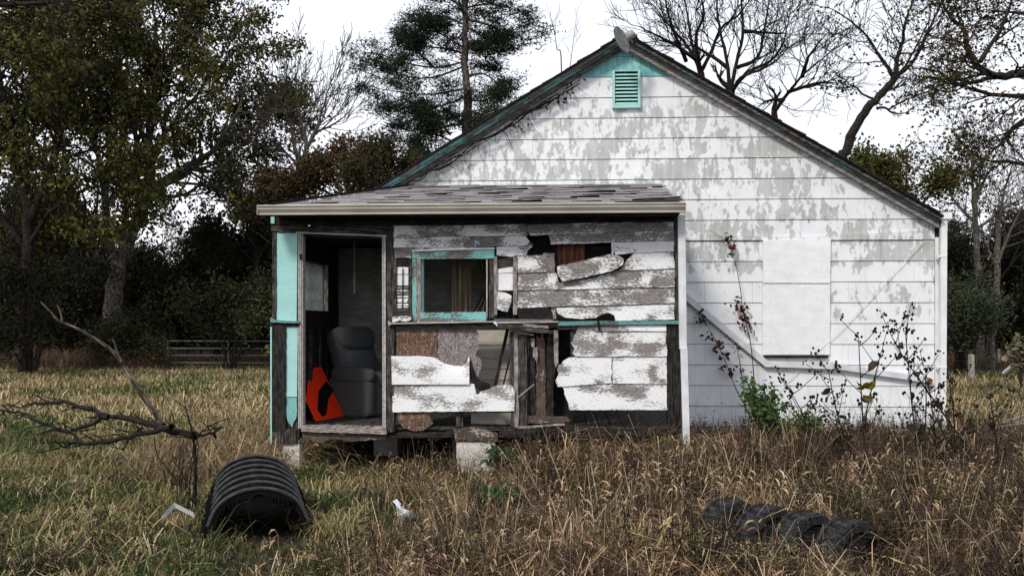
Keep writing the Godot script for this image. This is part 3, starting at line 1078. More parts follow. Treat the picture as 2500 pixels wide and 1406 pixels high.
	piece("shutter_panel", [969, 729, 996.5, 728, 993, 739, 970, 738], M.plywood, FRONT + 0.008, 0.01)
	piece("shutter_rod", [981.8, 655, 983.6, 655, 983, 752, 981, 752], M.wood_dark, FRONT - 0.012, 0.012)
	piece("apron_board", [957, 773, 1003, 770, 1004, 780, 992, 785, 975, 782, 958, 787], M.clap_half, FRONT - 0.01, 0.02, 0.0, 0.004, 0.002)
	# ---- window
	var win := piece("front_window", [1006, 614, 1206, 608, 1207, 631, 1006, 632], M.teal_peel, FRONT - 0.035, 0.06, 0.0, 0.002, 0.002, false, null, "glassless window with flaking teal frame and torn curtain")
	piece("drip_cap", [1005, 610.5, 1207, 604.5, 1207, 607.5, 1005, 613.5], M.white_metal, FRONT - 0.05, 0.07, 0.0, 0.001, 0.0, false, win)
	piece("casing", [1006, 632.5, 1017, 632.5, 1017, 783, 1008, 787, 1006, 740], M.teal_peel, FRONT - 0.03, 0.05, 0.0, 0.001, 0.003, true, win)
	piece("casing", [1017.5, 632.5, 1026.5, 632.5, 1026.5, 789, 1017.5, 789], M.wood_pale, FRONT - 0.033, 0.05, 0.0, 0.001, 0.003, true, win)
	piece("stop", [1027.5, 632.5, 1033, 633, 1033, 761, 1028, 763], M.teal, FRONT + 0.02, 0.06, 0.0, 0.0, 0.001, true, win)
	piece("casing", [1187, 632, 1190, 632, 1190, 776, 1187, 776], M.alu, FRONT - 0.02, 0.05, 0.0, 0.0, 0.001, true, win)
	piece("casing", [1190.5, 632, 1194, 632, 1194, 776, 1190.5, 776], M.wood_dark, FRONT, 0.05, 0.0, 0.0, 0.001, true, win)
	piece("casing", [1194.5, 632, 1205, 631, 1205, 776, 1194.5, 776], M.wood, FRONT - 0.015, 0.05, 0.0, 0.0, 0.002, true, win)
	piece("window_sill", [1027, 763, 1187, 761.5, 1187, 786, 1027, 787], M.teal_peel, FRONT - 0.03, 0.08, 0.012, 0.003, 0.002, false, win)
	# column right of the window
	piece("stud_strip", [1205.5, 626, 1213.5, 626, 1213.5, 768, 1205.5, 770], M.wood_pale, FRONT - 0.03, 0.06, 0.0, 0.001, 0.002, true)
	piece("stud_strip", [1252.5, 627, 1262, 627, 1262, 768, 1252.5, 768], M.wood_pale, FRONT - 0.03, 0.06, 0.0, 0.001, 0.002, true)
	piece("infill_board", [1214, 633, 1252, 629, 1252, 649, 1214, 655], M.wood, FRONT - 0.004, 0.02, 0.005, 0.002)
	piece("infill_board", [1214, 656, 1252, 651, 1252, 665, 1214, 667], M.clap_white, FRONT, 0.02, 0.004, 0.002)
	piece("infill_board", [1214, 668, 1252, 667, 1252, 709, 1214, 709], M.plywood, FRONT, 0.02, 0.004, 0.001)
	piece("infill_board", [1214, 711, 1232, 714, 1249, 722, 1248, 738, 1239, 761, 1226, 759, 1214, 754], M.clap_white, FRONT - 0.025, 0.03, 0.01, 0.004, 0.004, false, null, "loose white offcut tilted beside the window")
	piece("dark_scrap", [1213, 754, 1262, 752, 1357, 750, 1358, 790, 1213, 786], M.black_rag_void, FRONT + 0.05, 0.01, 0.0, 0.004, 0.003)
	piece("dark_scrap", [1262, 753, 1340, 750, 1349, 764, 1350, 782, 1300, 786, 1266, 780], M.black_rag_void, FRONT - 0.004, 0.01, 0.012, 0.004, 0.004)
	piece("stud_end", [1345, 750, 1358, 749, 1358, 778, 1347, 782], M.wood_pale, FRONT + 0.01, 0.04, 0.0, 0.0, 0.002, true)
	# ---- rail under the window
	piece("rail", [951, 789, 1215, 785, 1216, 801, 951, 798], M.wood_dark, FRONT - 0.03, 0.09, 0.0, 0.003)
	piece("rail_cap", [946, 783, 954, 788, 1212, 783.5, 1214, 786.5, 955, 791.5, 948, 796], M.alu, FRONT - 0.06, 0.12, 0.0, 0.001)
	piece("rail", [1206, 778, 1350, 780, 1352, 789, 1206, 788], M.teal_worn, FRONT - 0.02, 0.08, 0.0, 0.003)
	piece("rail", [1362, 785, 1500, 783, 1661, 783, 1661, 791, 1362, 795], M.teal_worn, FRONT - 0.04, 0.1, 0.0, 0.002)
	piece("rail_cap", [1213, 786, 1363, 783.5, 1363, 787, 1213, 789.5], M.alu, FRONT - 0.06, 0.05, 0.0, 0.001)
	piece("wire_hook", [1205, 786, 1211, 787, 1215, 794, 1214, 798, 1211, 793, 1205, 789], M.white_metal, FRONT - 0.07, 0.006)
	piece("dark_scrap", [1458, 782, 1463, 782, 1466, 800, 1466, 812, 1462, 808, 1459, 795], M.black_rag_void, FRONT - 0.06, 0.008, 0.0, 0.001, 0.002)
	# ---- under the rail, left half
	piece("chip_board", [966, 806, 1067.5, 804, 1067.5, 872, 966, 872], M.osb, FRONT + 0.03, 0.015)
	piece("chip_board", [1069, 804, 1150, 800, 1162, 806, 1170, 815, 1165, 836, 1170, 850, 1160, 866, 1173, 876, 1176, 892, 1170, 912, 1166, 940, 1140, 945, 1069, 945], M.osb_grey, FRONT + 0.03, 0.015, 0.0, 0.006, 0.008)
	piece("inner_stud", [955, 800, 964, 800, 964, 868, 955, 868], M.wood_red, FRONT + 0.03, 0.05, 0.0, 0.0, 0.002, true)
	var gb := geo()
	# curled board: its top edge leans out on the right
	var cp := flat([955, 869, 1146, 868, 1146, 938, 957, 938.5], FRONT - 0.01)
	var cols := 24
	for k in cols:
		for j in 6:
			var q := []
			var tt := []
			for cc in [[k, j], [k + 1, j], [k + 1, j + 1], [k, j + 1]]:
				var s: float = float(cc[0]) / cols
				var r: float = float(cc[1]) / 6.0
				var p2: Vector2 = cp[3].lerp(cp[2], s).lerp(cp[0].lerp(cp[1], s), r)
				var bend := smoothstep(0.3, 0.85, s) * (1.0 - smoothstep(0.93, 1.0, s) * 0.8)
				var z := -FRONT + 0.03 - 0.012 * r - bend * 0.10 * r * r
				p2.y -= bend * 0.055 * r * r * r + 0.01 * sin(s * 9.0) * r * 0.3
				q.append(Vector3(p2.x, p2.y, z))
				tt.append(Vector2(p2.x, -p2.y * 2.0) + gb.off)
			gb.quad(q[0], q[1], q[2], q[3], tt[0], tt[1], tt[2], tt[3])
	part("curled_clapboard", gb, M.clap_white, porch, "white clapboard with its upper edge curled inwards")
	piece("clapboard", [957, 939.5, 1148, 936.5, 1158, 938, 1162, 962, 1168, 963, 1174, 955, 1193, 950, 1201, 945, 1215, 940, 1226, 939, 1242, 938, 1252, 943, 1256, 957, 1256, 1003, 1100, 1004, 959, 1006], M.clap_white, FRONT, 0.014, 0.018, 0.003, 0.004)
	piece("chip_board", [965, 1008, 1050, 1007, 1049, 1020, 1057, 1034, 1046, 1042, 1031, 1052, 1005, 1052, 984, 1045, 972, 1025], M.osb, FRONT + 0.02, 0.015, 0.0, 0.005, 0.006)
	piece("dark_scrap", [1146, 868, 1152, 890, 1160, 912, 1172, 930, 1195, 936, 1196, 948, 1172, 955, 1164, 946, 1150, 930, 1144, 900], M.black_rag_void, FRONT + 0.01, 0.01, 0.0, 0.004, 0.004)
	# inner siding seen through the gap, added close behind it to catch light
	for y in [[806, 842], [844, 874], [876, 900], [902, 927], [929, 962], [1008, 1046]]:
		piece("inner_siding", [1150, y[0], 1262, y[0], 1262, y[1], 1150, y[1]], M.siding_plain, FRONT + 0.42, 0.015, 0.012, 0.001)
	# struts seen in the gap
	for s in [[1240, 800, 1207, 950, 0.035], [1246, 870, 1226, 950, 0.018]]:
		g = geo()
		g.bar(on(s[0], s[1], 10.88), on(s[2], s[3], 10.88), s[4], 0.03)
		part("strut", g, M.wood_dark, porch)
	# middle: bare studs, dark planks and a black sheet for the shaded void
	piece("stud", [1244, 810, 1253, 808, 1255, 1042, 1247, 1042], M.wood, FRONT + 0.01, 0.05, 0.0, 0.001, 0.004, true)
	piece("stud", [1253.5, 808, 1264, 810, 1266, 1044, 1256, 1044], M.wood_pale, FRONT + 0.02, 0.05, 0.0, 0.001, 0.004, true)
	piece("stud", [1266, 818, 1286, 818, 1288, 1040, 1268, 1042], M.wood, FRONT + 0.02, 0.05, 0.0, 0.001, 0.004, true)
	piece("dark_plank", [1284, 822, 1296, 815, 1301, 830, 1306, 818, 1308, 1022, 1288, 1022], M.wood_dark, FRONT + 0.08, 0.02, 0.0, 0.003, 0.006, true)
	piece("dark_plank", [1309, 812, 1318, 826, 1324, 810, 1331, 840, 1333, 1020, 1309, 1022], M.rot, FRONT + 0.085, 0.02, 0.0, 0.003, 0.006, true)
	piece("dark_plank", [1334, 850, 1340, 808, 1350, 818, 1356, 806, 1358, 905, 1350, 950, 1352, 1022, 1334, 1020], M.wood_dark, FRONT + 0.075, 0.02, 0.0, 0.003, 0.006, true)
	piece("shade_sheet", [1270, 800, 1400, 800, 1400, 1040, 1270, 1040], M.black_rag_void, FRONT + 0.3, 0.02)  # added black sheet gives the slot between the studs its shade
	piece("splinter", [1295, 826, 1305, 826, 1305, 848, 1313, 848, 1313, 872, 1311, 888, 1307, 878, 1301, 870, 1302, 850, 1297, 846], M.wood_pale, FRONT + 0.04, 0.015, 0.0, 0.002, 0.003, true)
	piece("splinter", [1287, 822, 1292, 822, 1292, 868, 1289, 876], M.wood, FRONT + 0.05, 0.015, 0.0, 0.002, 0.003, true)
	piece("stud", [1352, 806, 1363, 804, 1363, 888, 1356, 898, 1353, 880], M.wood_pale, FRONT + 0.03, 0.04, 0.0, 0.002, 0.003, true)
	piece("stud", [1393, 806, 1401, 806, 1400, 868, 1394, 872], M.wood, FRONT + 0.03, 0.04, 0.0, 0.002, 0.003, true)
	piece("fallen_lath", [1214, 792, 1260, 793, 1352, 808, 1350, 815, 1290, 811, 1216, 800], M.wood, FRONT - 0.08, 0.03, 0.0, 0.003, 0.002)
	piece("fallen_lath", [1276, 790, 1338, 796, 1340, 802, 1278, 797], M.wood_pale, FRONT - 0.045, 0.02, 0.0, 0.003, 0.002)
	piece("fallen_lath", [1255, 808, 1302, 816, 1303, 820, 1256, 813], M.wood_pale, FRONT - 0.03, 0.02, 0.0, 0.003, 0.002)
	piece("fallen_lath", [1363, 797, 1412, 794, 1410, 803, 1363, 805], M.wood, FRONT - 0.01, 0.03, 0.0, 0.003, 0.002)
	g = geo()
	g.bar(on(1260, 974, FRONT - 0.05), on(1304, 938, FRONT - 0.03), 0.012, 0.012)
	part("fallen_stick", g, M.post, porch)
	# right half
	clap([1411, 799, 1424, 796, 1447, 796, 1449, 809, 1627, 811, 1628, 870, 1406, 870, 1398, 862, 1403, 850, 1393, 838, 1401, 822, 1407, 812], "clap_half", 0.012)
	clap([1447, 794.5, 1627, 793.5, 1627, 808, 1452, 808.5], "clap_white", 0.001, 0.004)
	clap([1375, 881, 1389, 873, 1403, 872, 1494, 871, 1494, 935, 1430, 940, 1362, 944, 1356, 930, 1364, 912, 1360, 900], "clap_white", 0.012)
	clap([1496, 871, 1628, 871, 1629, 937, 1496, 936], "clap_white")
	clap([1374, 945, 1430, 941, 1497, 938, 1629, 939, 1630, 1000, 1390, 1001, 1386, 980, 1378, 962], "clap_half", 0.008)
	piece("sill_beam", [1289, 1016, 1385, 1018, 1392, 1028, 1360, 1034, 1288, 1033], M.rot, FRONT - 0.02, 0.08, 0.0, 0.006, 0.004)
	piece("fallen_lath", [1262, 1042, 1378, 1034, 1380, 1038, 1264, 1047], M.wood_pale, FRONT - 0.09, 0.03, 0.0, 0.003)
	piece("sill_beam", [1108, 1046, 1186, 1044, 1192, 1052, 1216, 1060, 1216, 1077, 1110, 1076], M.rot, FRONT, 0.12, 0.0, 0.006, 0.004)
	piece("sill_beam", [1218, 1052, 1420, 1046, 1627, 1048, 1628, 1062, 1400, 1066, 1218, 1068], M.wood_dark, FRONT + 0.02, 0.1, 0.0, 0.006, 0.004)
	piece("sill_beam", [942, 1056, 1108, 1054, 1108, 1068, 942, 1070], M.wood_dark, FRONT + 0.03, 0.1, 0.0, 0.006, 0.004)
	piece("stud", [1112, 1008, 1130, 1008, 1130, 1046, 1114, 1046], M.wood, FRONT + 0.05, 0.04, 0.0, 0.0, 0.004, true)
	# piers
	var p0 := on(690, 1085, FRONT + 0.02)
	var p1 := on(730, 1085, FRONT + 0.02)
	g = geo()
	g.box(Vector3((p0.x + p1.x) / 2, p0.y / 2 - 0.05, -FRONT - 0.11), Vector3(p1.x - p0.x, p0.y + 0.1, 0.18))
	part("pier", g, M.concrete, porch)
	p0 = on(1114, 1079, FRONT + 0.02)
	p1 = on(1208, 1079, FRONT + 0.02)
	for k in 2:
		g = geo()
		var hh := 0.19
		g.box(Vector3((p0.x + p1.x) / 2 + 0.006 * k, p0.y - hh * (k + 0.5) - 0.004 * k, -FRONT - 0.13), Vector3(p1.x - p0.x, hh, 0.2))
		part("pier_block", g, M.concrete, porch)
	for xx in [xr - 0.15, -1.3, -2.3]:
		g = geo()
		g.box(Vector3(xx, 0.2, -12.5), Vector3(0.3, 0.5, 0.3))
		part("pier", g, M.concrete, porch)
	# dark skirting behind the gap under the floor
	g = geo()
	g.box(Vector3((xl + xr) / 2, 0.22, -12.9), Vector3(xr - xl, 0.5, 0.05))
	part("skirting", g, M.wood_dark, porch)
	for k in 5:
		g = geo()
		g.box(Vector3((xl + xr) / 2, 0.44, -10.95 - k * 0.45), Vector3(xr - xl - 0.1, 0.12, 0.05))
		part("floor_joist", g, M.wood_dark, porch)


# ---------------------------------------------------------------- things lying about

func way(px: Array, d0: float, d1: float) -> PackedVector3Array:
	# a smooth path through points of the photograph, its depth running from d0 to d1
	var c := PackedVector3Array()
	var m := px.size() / 2
	for k in m:
		c.append(on(px[k * 2], px[k * 2 + 1], lerpf(d0, d1, float(k) / maxf(1.0, m - 1))))
	var r := PackedVector3Array()
	for k in m - 1:
		var a := c[maxi(k - 1, 0)]
		var b := c[mini(k + 2, m - 1)]
		for j in 4:
			r.append(c[k].cubic_interpolate(c[k + 1], a, b, j / 4.0))
	r.append(c[m - 1])
	return r


func taper(p: PackedVector3Array, r0: float, r1: float, rough := 0.0) -> PackedFloat32Array:
	var r := PackedFloat32Array()
	for k in p.size():
		var t := float(k) / (p.size() - 1)
		r.append(lerpf(r0, r1, t) * (1.0 + rough * rng.randf_range(-1, 1)))
	return r


func make_things() -> void:
	var g: Geo
	# --- recliner inside the doorway
	var at := on(905, 1006, 12.15)
	at.y = 0.53
	var t := thing("recliner", "dark grey overstuffed recliner standing inside the porch doorway", "armchair", at)
	var turn := Basis(Vector3.UP, 0.95)
	var P := func(x: float, y: float, z: float) -> Vector3: return at + turn * Vector3(x, y, z)
	g = geo()
	g.cushion(P.call(0.02, 0.22, 0.0), Vector3(0.62, 0.46, 0.74), turn, 0.28, 0.004)
	part("base", g, M.cloth, t)
	g = geo()
	g.cushion(P.call(0.0, 0.44, 0.08), Vector3(0.54, 0.22, 0.66), turn, 0.5, 0.01)
	part("seat", g, M.cloth, t)
	g = geo()
	g.cushion(P.call(-0.02, 0.74, -0.30), Vector3(0.62, 0.70, 0.24), turn * Basis(Vector3.RIGHT, -0.40), 0.42, 0.015)
	var bk := part("backrest", g, M.cloth, t)
	g = geo()
	g.cushion(P.call(-0.02, 0.93, -0.28), Vector3(0.58, 0.30, 0.24), turn * Basis(Vector3.RIGHT, -0.2), 0.6, 0.02)
	part("head_pillow", g, M.cloth, bk)
	g = geo()
	g.cushion(P.call(-0.02, 0.63, -0.21), Vector3(0.50, 0.34, 0.22), turn * Basis(Vector3.RIGHT, -0.2), 0.6, 0.02)
	part("lumbar_pillow", g, M.cloth, bk)
	for s in [-1, 1]:
		g = geo()
		g.cushion(P.call(s * 0.34, 0.50, 0.05), Vector3(0.17, 0.20, 0.72), turn, 0.55, 0.01)
		part("armrest", g, M.cloth, t)
		g = geo()
		g.cushion(P.call(s * 0.34, 0.24, 0.02), Vector3(0.14, 0.48, 0.74), turn, 0.3, 0.003)
		part("side_panel", g, M.cloth, t)
	# --- orange sign leaning on the left wall
	var A := on(770, 1031, 11.22)
	var B := on(840, 1018, 11.86)
	A.y = 0.535; B.y = 0.535
	var C := on(784, 896, 11.9)
	var u := (B - A).normalized()
	var w := (C - B)
	t = thing("road_sign", "orange red sign panel with black arrow leaning inside the doorway", "sign", A)
	var nn := u.cross(w).normalized()
	if nn.z < 0: nn = -nn
	var bl := (B - A).length()
	var hl := w.length()
	var up := w / hl
	g = geo()
	var pq := func(s: float, r: float, o: float) -> Vector3: return A + u * (s * bl) + up * (r * hl) + nn * o
	for o in [[0.0, 1.0], [-0.006, -1.0]]:
		var c4 := [pq.call(0, 0, o[0]), pq.call(1, 0, o[0]), pq.call(1, 1, o[0]), pq.call(0, 1, o[0])]
		if o[1] < 0: c4.reverse()
		g.quad(c4[0], c4[1], c4[2], c4[3])
	var edge := [[0, 0], [1, 0], [1, 1], [0, 1]]
	for k in 4:
		var e0: Array = edge[k]
		var e1: Array = edge[(k + 1) % 4]
		g.quad(pq.call(e0[0], e0[1], -0.006), pq.call(e1[0], e1[1], -0.006), pq.call(e1[0], e1[1], 0.0), pq.call(e0[0], e0[1], 0.0))
	var panel := part("sign_panel", g, M.orange, t)
	# the print is laid out on the panel by the sight lines of its corners
	var inv := func(px: float, py: float) -> Vector3:
		var q := on(px, py, 10.0) - Vector3(0, EYE, 0)
		var s := (A - Vector3(0, EYE, 0)).dot(nn) / q.dot(nn)
		return Vector3(0, EYE, 0) + q * s + nn * 0.003
	var marks := [[795, 922, 812, 945, 800, 968, 795, 1008, 786, 1016, 774, 1000, 777, 950], [736, 897, 756, 897, 752, 925, 750, 960, 744, 975, 736, 960]]
	for mk in marks:
		g = geo()
		var pts := PackedVector2Array()
		for k in range(0, mk.size(), 2):
			var l: Vector3 = inv.call(mk[k], mk[k + 1]) - A
			pts.append(Vector2(l.dot(u), l.dot(up)))
		var ix := Geometry2D.triangulate_polygon(pts)
		for k in range(0, ix.size(), 3):
			var tri := []
			for j in 3: tri.append(A + u * pts[ix[k + j]].x + up * pts[ix[k + j]].y + nn * 0.003)
			g.tri(tri[0], tri[1], tri[2])
		part("arrow_mark", g, M.black_print_void, panel)
	# --- curtain behind the front window
	t = thing("torn_curtain", "limp torn beige curtain hanging behind the porch window", "curtain", on(1125, 765, 11.25))
	for s in [[1104, 1149, 640, 770, 1104, 1149], [1160, 1190, 632, 690, 1186, 1190], [1180, 1190, 715, 765, 1146, 1188]]:
		g = geo()
		var cols := 16
		for k in cols:
			for j in 6:
				var q := []
				for cc in [[k, j + 1], [k + 1, j + 1], [k + 1, j], [k, j]]:
					var sx: float = float(cc[0]) / cols
					var sy: float = float(cc[1]) / 6.0
					var x := lerpf(lerpf(s[0], s[1], sx), lerpf(s[4], s[5], sx), sy)
					var p := on(x, lerpf(s[2], s[3], sy), 11.25)
					p.z += 0.035 * sin(sx * 17.0 + sy * 1.5) + 0.012 * sin(sx * 41.0)
					q.append(p)
				g.quad(q[0], q[1], q[2], q[3])
		part("drape", g, M.curtain, t)
	# --- arched chamber in the foreground
	chamber()
	half_buried()
	# --- fallen drainpipe on the gable wall
	t = thing("drainpipe", "fallen white drainpipe lying slantwise across the gable wall", "drainpipe", on(1870, 888, 12.93))
	var pp := [on(1672, 722, 12.945), on(1872, 888, 12.94), on(2042, 894, 12.935), on(2268, 928, 12.94)]
	for k in 3:
		g = geo()
		var dirv: Vector3 = (pp[k + 1] - pp[k]).normalized()
		g.bar(pp[k] - dirv * 0.02, pp[k + 1] + dirv * (0.02 if k != 1 else 0.0), 0.078 if k < 2 else 0.07, 0.05)
		part("pipe", g, M.pipe, t)
	for q in [[1718, 754, 1706, 766], [2043, 880, 2041, 900]]:
		g = geo()
		g.bar(on(q[0], q[1], 12.9), on(q[2], q[3], 12.9), 0.03, 0.012)
		part("pipe_strap", g, M.metal_dark, t)
	g = geo()
	g.box(on(2270, 930, 12.93), Vector3(0.06, 0.07, 0.06), Basis(Vector3.FORWARD, 0.5))
	part("rusty_end", g, M.wood_red, t)
	# --- fallen branches on the left
	t = thing("fallen_branch", "dark forked fallen branch lying low across the left grass", "branch", on(240, 1060, 9.4))
	for s in [[[478, 1062, 440, 1056, 380, 1040, 320, 1024, 262, 1014, 212, 998, 165, 984, 120, 982, 74, 987], 8.8, 10.4, 0.038, 0.013], [[420, 1044, 350, 1060, 290, 1072, 235, 1080, 195, 1078, 160, 1052, 110, 1036, 60, 1012, 22, 1004, -10, 1003], 8.9, 10.0, 0.027, 0.011],
			[[268, 1015, 225, 1032, 180, 1048, 150, 1050], 9.3, 9.6, 0.02, 0.012], [[195, 1079, 160, 1088, 138, 1094], 9.5, 9.3, 0.016, 0.006], [[348, 1046, 322, 1062, 305, 1090], 9.1, 9.0, 0.012, 0.005], [[74, 987, 40, 996], 10.3, 10.4, 0.012, 0.005], [[470, 1060, 520, 1058, 545, 1040], 8.7, 9.0, 0.02, 0.005]]:
		g = geo()
		var p := way(s[0], s[1], s[2])
		for k in p.size(): p[k] += Vector3(rng.randf_range(-0.012, 0.012), rng.randf_range(-0.012, 0.012), rng.randf_range(-0.04, 0.04))
		g.tube(p, taper(p, s[3], s[4], 0.2), 7)
		for k in range(2, p.size(), 2):
			var q := PackedVector3Array([p[k], p[k] + Vector3(rng.randf_range(-0.2, 0.05), rng.randf_range(-0.06, 0.1), rng.randf_range(-0.1, 0.1)), p[k] + Vector3(rng.randf_range(-0.35, 0.0), rng.randf_range(-0.12, 0.12), rng.randf_range(-0.2, 0.2))])
			g.tube(q, PackedFloat32Array([0.009, 0.006, 0.003]), 4)
		part("limb", g, M.dead_wood, t)
	t = thing("leaning_branch", "long bare branch slanting up to the left with a pale twig", "branch", on(398, 1036, 9.2))
	for s in [[[398, 1038, 372, 1002, 335, 950, 312, 914, 285, 870, 250, 840, 210, 815, 178, 798, 140, 782, 120, 760, 98, 738], 9.2, 10.2, 0.027, 0.008], [[296, 884, 284, 858, 280, 842, 272, 826], 9.5, 9.6, 0.016, 0.007], [[150, 790, 146, 765, 138, 745], 10.1, 10.1, 0.012, 0.005], [[178, 798, 190, 780], 10, 10, 0.009, 0.004]]:
		g = geo()
		var p := way(s[0], s[1], s[2])
		g.tube(p, taper(p, s[3], s[4], 0.12), 7)
		part("limb", g, M.dead_pale, t)
	# --- clump of dead stalks
	t = thing("dead_sapling_clump", "clump of dead grey stalks holding up the fallen branch", "dead shrub", on(455, 1255, 8.6))
	for k in 16:
		g = geo()
		var bx := rng.randf_range(428, 488)
		var top := rng.randf_range(1010, 1170) if k > 3 else 1040.0 + k * 8.0
		var p := way([bx, 1255, bx + rng.randf_range(-14, 14), 1180, lerpf(bx, 458, 0.4) + rng.randf_range(-20, 26), maxf(top, 1060)], 8.6 + rng.randf_range(-0.15, 0.15), 8.7)
		g.tube(p, taper(p, rng.randf_range(0.004, 0.012), 0.003, 0.2), 5)
		part("stalk", g, M.dead_wood if k % 3 else M.dead_pale, t)
	for s in [[[474, 1240, 476, 1130, 468, 1060, 458, 1018, 450, 995, 426, 978], 0.016], [[430, 1172, 404, 1140, 382, 1110, 375, 1066], 0.008], [[478, 1066, 510, 1040, 560, 1020], 0.008], [[462, 1200, 440, 1150, 425, 1132], 0.007]]:
		g = geo()
		var p := way(s[0], 8.65, 8.8)
		g.tube(p, taper(p, s[1], 0.004, 0.1), 5)
		part("stalk", g, M.dead_wood, t)
	# --- litter
	t = thing("plastic_strip", "bent white plastic strip on the grass left of the arch", "litter", on(430, 1268, 7.9))
	g = geo()
	var q3 := [on(398, 1268, 7.7), on(426, 1238, 7.75), on(474, 1262, 7.7)]
	for k in 2:
		var e := Vector3(0.0, 0.036, 0.02)
		g.quad(q3[k], q3[k + 1], q3[k + 1] + e, q3[k] + e)
		g.quad(q3[k] + e * 1.1, q3[k + 1] + e * 1.1, q3[k + 1] + Vector3(0, -0.006, 0), q3[k] + Vector3(0, -0.006, 0))
	part("strip", g, M.white_plastic, t)
	t = thing("plastic_bag", "crumpled white plastic bag caught in the dry grass", "litter", on(985, 1262, 8.5))
	g = geo()
	var bag := [[958, 1224], [972, 1222], [976, 1238], [986, 1242], [1004, 1248], [1014, 1262], [998, 1274], [976, 1276], [968, 1250]]
	var mid := on(986, 1254, 8.05)
	for k in bag.size():
		var p0 := on(bag[k][0], bag[k][1], 8.2 + 0.06 * (k % 3))
		var p1 := on(bag[(k + 1) % bag.size()][0], bag[(k + 1) % bag.size()][1], 8.2 + 0.06 * ((k + 1) % 3))
		var m2 := (p0 + p1) / 2 + Vector3(0, 0.01, 0.05 * ((k % 2) * 2 - 1))
		g.tri(mid, m2, p0)
		g.tri(mid, p1, m2)
		g.tri(p0, m2, p0.lerp(mid, 0.4) + Vector3(0, 0, -0.05))
	part("film", g, M.white_plastic, t)
	t = thing("grey_stick", "short pale broken stick standing in the foreground grass", "stick", on(1085, 1340, 7.4))
	g = geo()
	var gs := way([1086, 1346, 1076, 1318, 1062, 1290], 7.4, 7.5)
	g.tube(gs, taper(gs, 0.016, 0.01, 0.2), 6)
	part("shaft", g, M.post, t)
	# --- gate, posts and board at the far side of the field
	t = thing("tube_gate", "grey tube gate of five bars at the far left field edge", "gate", on(560, 905, 34.9))
	for y in [832, 850, 867, 885, 902]:
		g = geo()
		g.bar(on(406, y, 34.9), on(760, y + 1, 34.9), 0.045, 0.045)
		part("bar", g, M.gate, t)
	for x in [408, 556, 758]:
		g = geo()
		g.bar(on(x, 905, 34.9), on(x, 830, 34.9), 0.05, 0.03)
		part("upright", g, M.gate, t)
	t = thing("gate_post", "round grey wooden post at the left end of the tube gate", "fence post", on(399, 908, 34.9))
	g = geo()
	g.tube(PackedVector3Array([on(399, 912, 34.9), on(399, 829, 34.9), on(399, 827.5, 34.9)]), PackedFloat32Array([0.08, 0.075, 0.01]), 10)
	part("post", g, M.bark_grey, t)
	t = thing("low_board", "pinkish board lying at the foot of the tube gate", "board", on(575, 900, 34.5))
	g = geo()
	g.box(on(575, 897, 34.5), Vector3(0.75, 0.16, 0.05), Basis(Vector3.BACK, -0.06))
	part("plank", g, M.osb, t)
	t = thing("fence_post", "stout bleached wooden fence post right of the house corner", "fence post", on(2373, 925, 29))
	g = geo()
	var fp := on(2373, 925, 29.0)
	fp.y = 0.0
	g.tube(PackedVector3Array([fp, on(2373, 868, 29), on(2373, 865, 29), on(2373, 864.5, 29)]), PackedFloat32Array([0.092, 0.084, 0.075, 0.005]), 12)
	part("post", g, M.post, t)
	t = thing("fence_stake", "thin pale stake further right along the fence line", "fence post", on(2441, 880, 33))
	g = geo()
	g.bar(on(2441, 885, 33), on(2440, 852, 33), 0.07, 0.05)
	part("post", g, M.post, t)
	t = thing("slanting_pole", "pale metal pole slanting out of the weeds at the right edge", "pole", on(2455, 908, 24))
	g = geo()
	g.tube(PackedVector3Array([on(2452, 911, 24), on(2560, 818, 23)]), PackedFloat32Array([0.04, 0.04]), 8)
	part("shaft", g, M.white_metal, t)
	for k in 3:
		g = geo()
		var y := 0.3 + k * 0.28
		var a2 := on(2310, 900, 29.0)
		var b2 := on(2620, 900, 31.0)
		a2.y = y; b2.y = y
		g.tube(PackedVector3Array([a2, (a2 + b2) / 2 - Vector3(0, 0.03, 0), b2]), PackedFloat32Array([0.006, 0.006, 0.006]), 4)
		var wire := part("fence_wire", g, M.metal_dark, self)
		tag(wire, ["lowest thin wire strand along the fence right of the house", "middle thin wire strand along the fence right of the house", "topmost thin wire strand along the fence right of the house"][k], "wire", "fence wires right of the house")
	# --- grey planks at the right edge
	for k in 4:
		var labels := ["grey plank furthest back in the row at the right edge", "second grey plank from the back at the right edge", "third grey plank from the back at the right edge", "grey plank nearest the viewer at the right edge"]
		var y := [1030, 1042, 1062, 1082]
		var p0 := on(2408 + k * 4, y[k] + 26, 13.6 - k * 0.35)
		var p1 := on(2530, y[k] - 14, 14.8 - k * 0.35)
		t = thing("grey_plank", labels[k], "plank", p0, "grey planks lying at the right edge")
		g = geo()
		g.bar(p0, p1, 0.06, 0.14, Vector3.UP)
		part("plank", g, M.wood_pale, t)


func arch(s: float) -> Array:
	# outline of the chamber, from the left foot over the top to the right foot
	var r := []
	for k in 29:
		var t := -1.0 + k / 14.0
		var a := absf(t)
		var x: float
		var y: float
		if a > 0.62:
			var q := (1.0 - a) / 0.38
			x = lerpf(0.425, 0.335, q)
			y = lerpf(0.0, 0.215, q)
		else:
			var ang := a / 0.62 * 1.22
			x = 0.357 * sin(ang)
			y = 0.215 - 0.128 + 0.27 * cos(ang) + 0.035
		r.append(Vector2(signf(t) * x, y) * s)
	return r


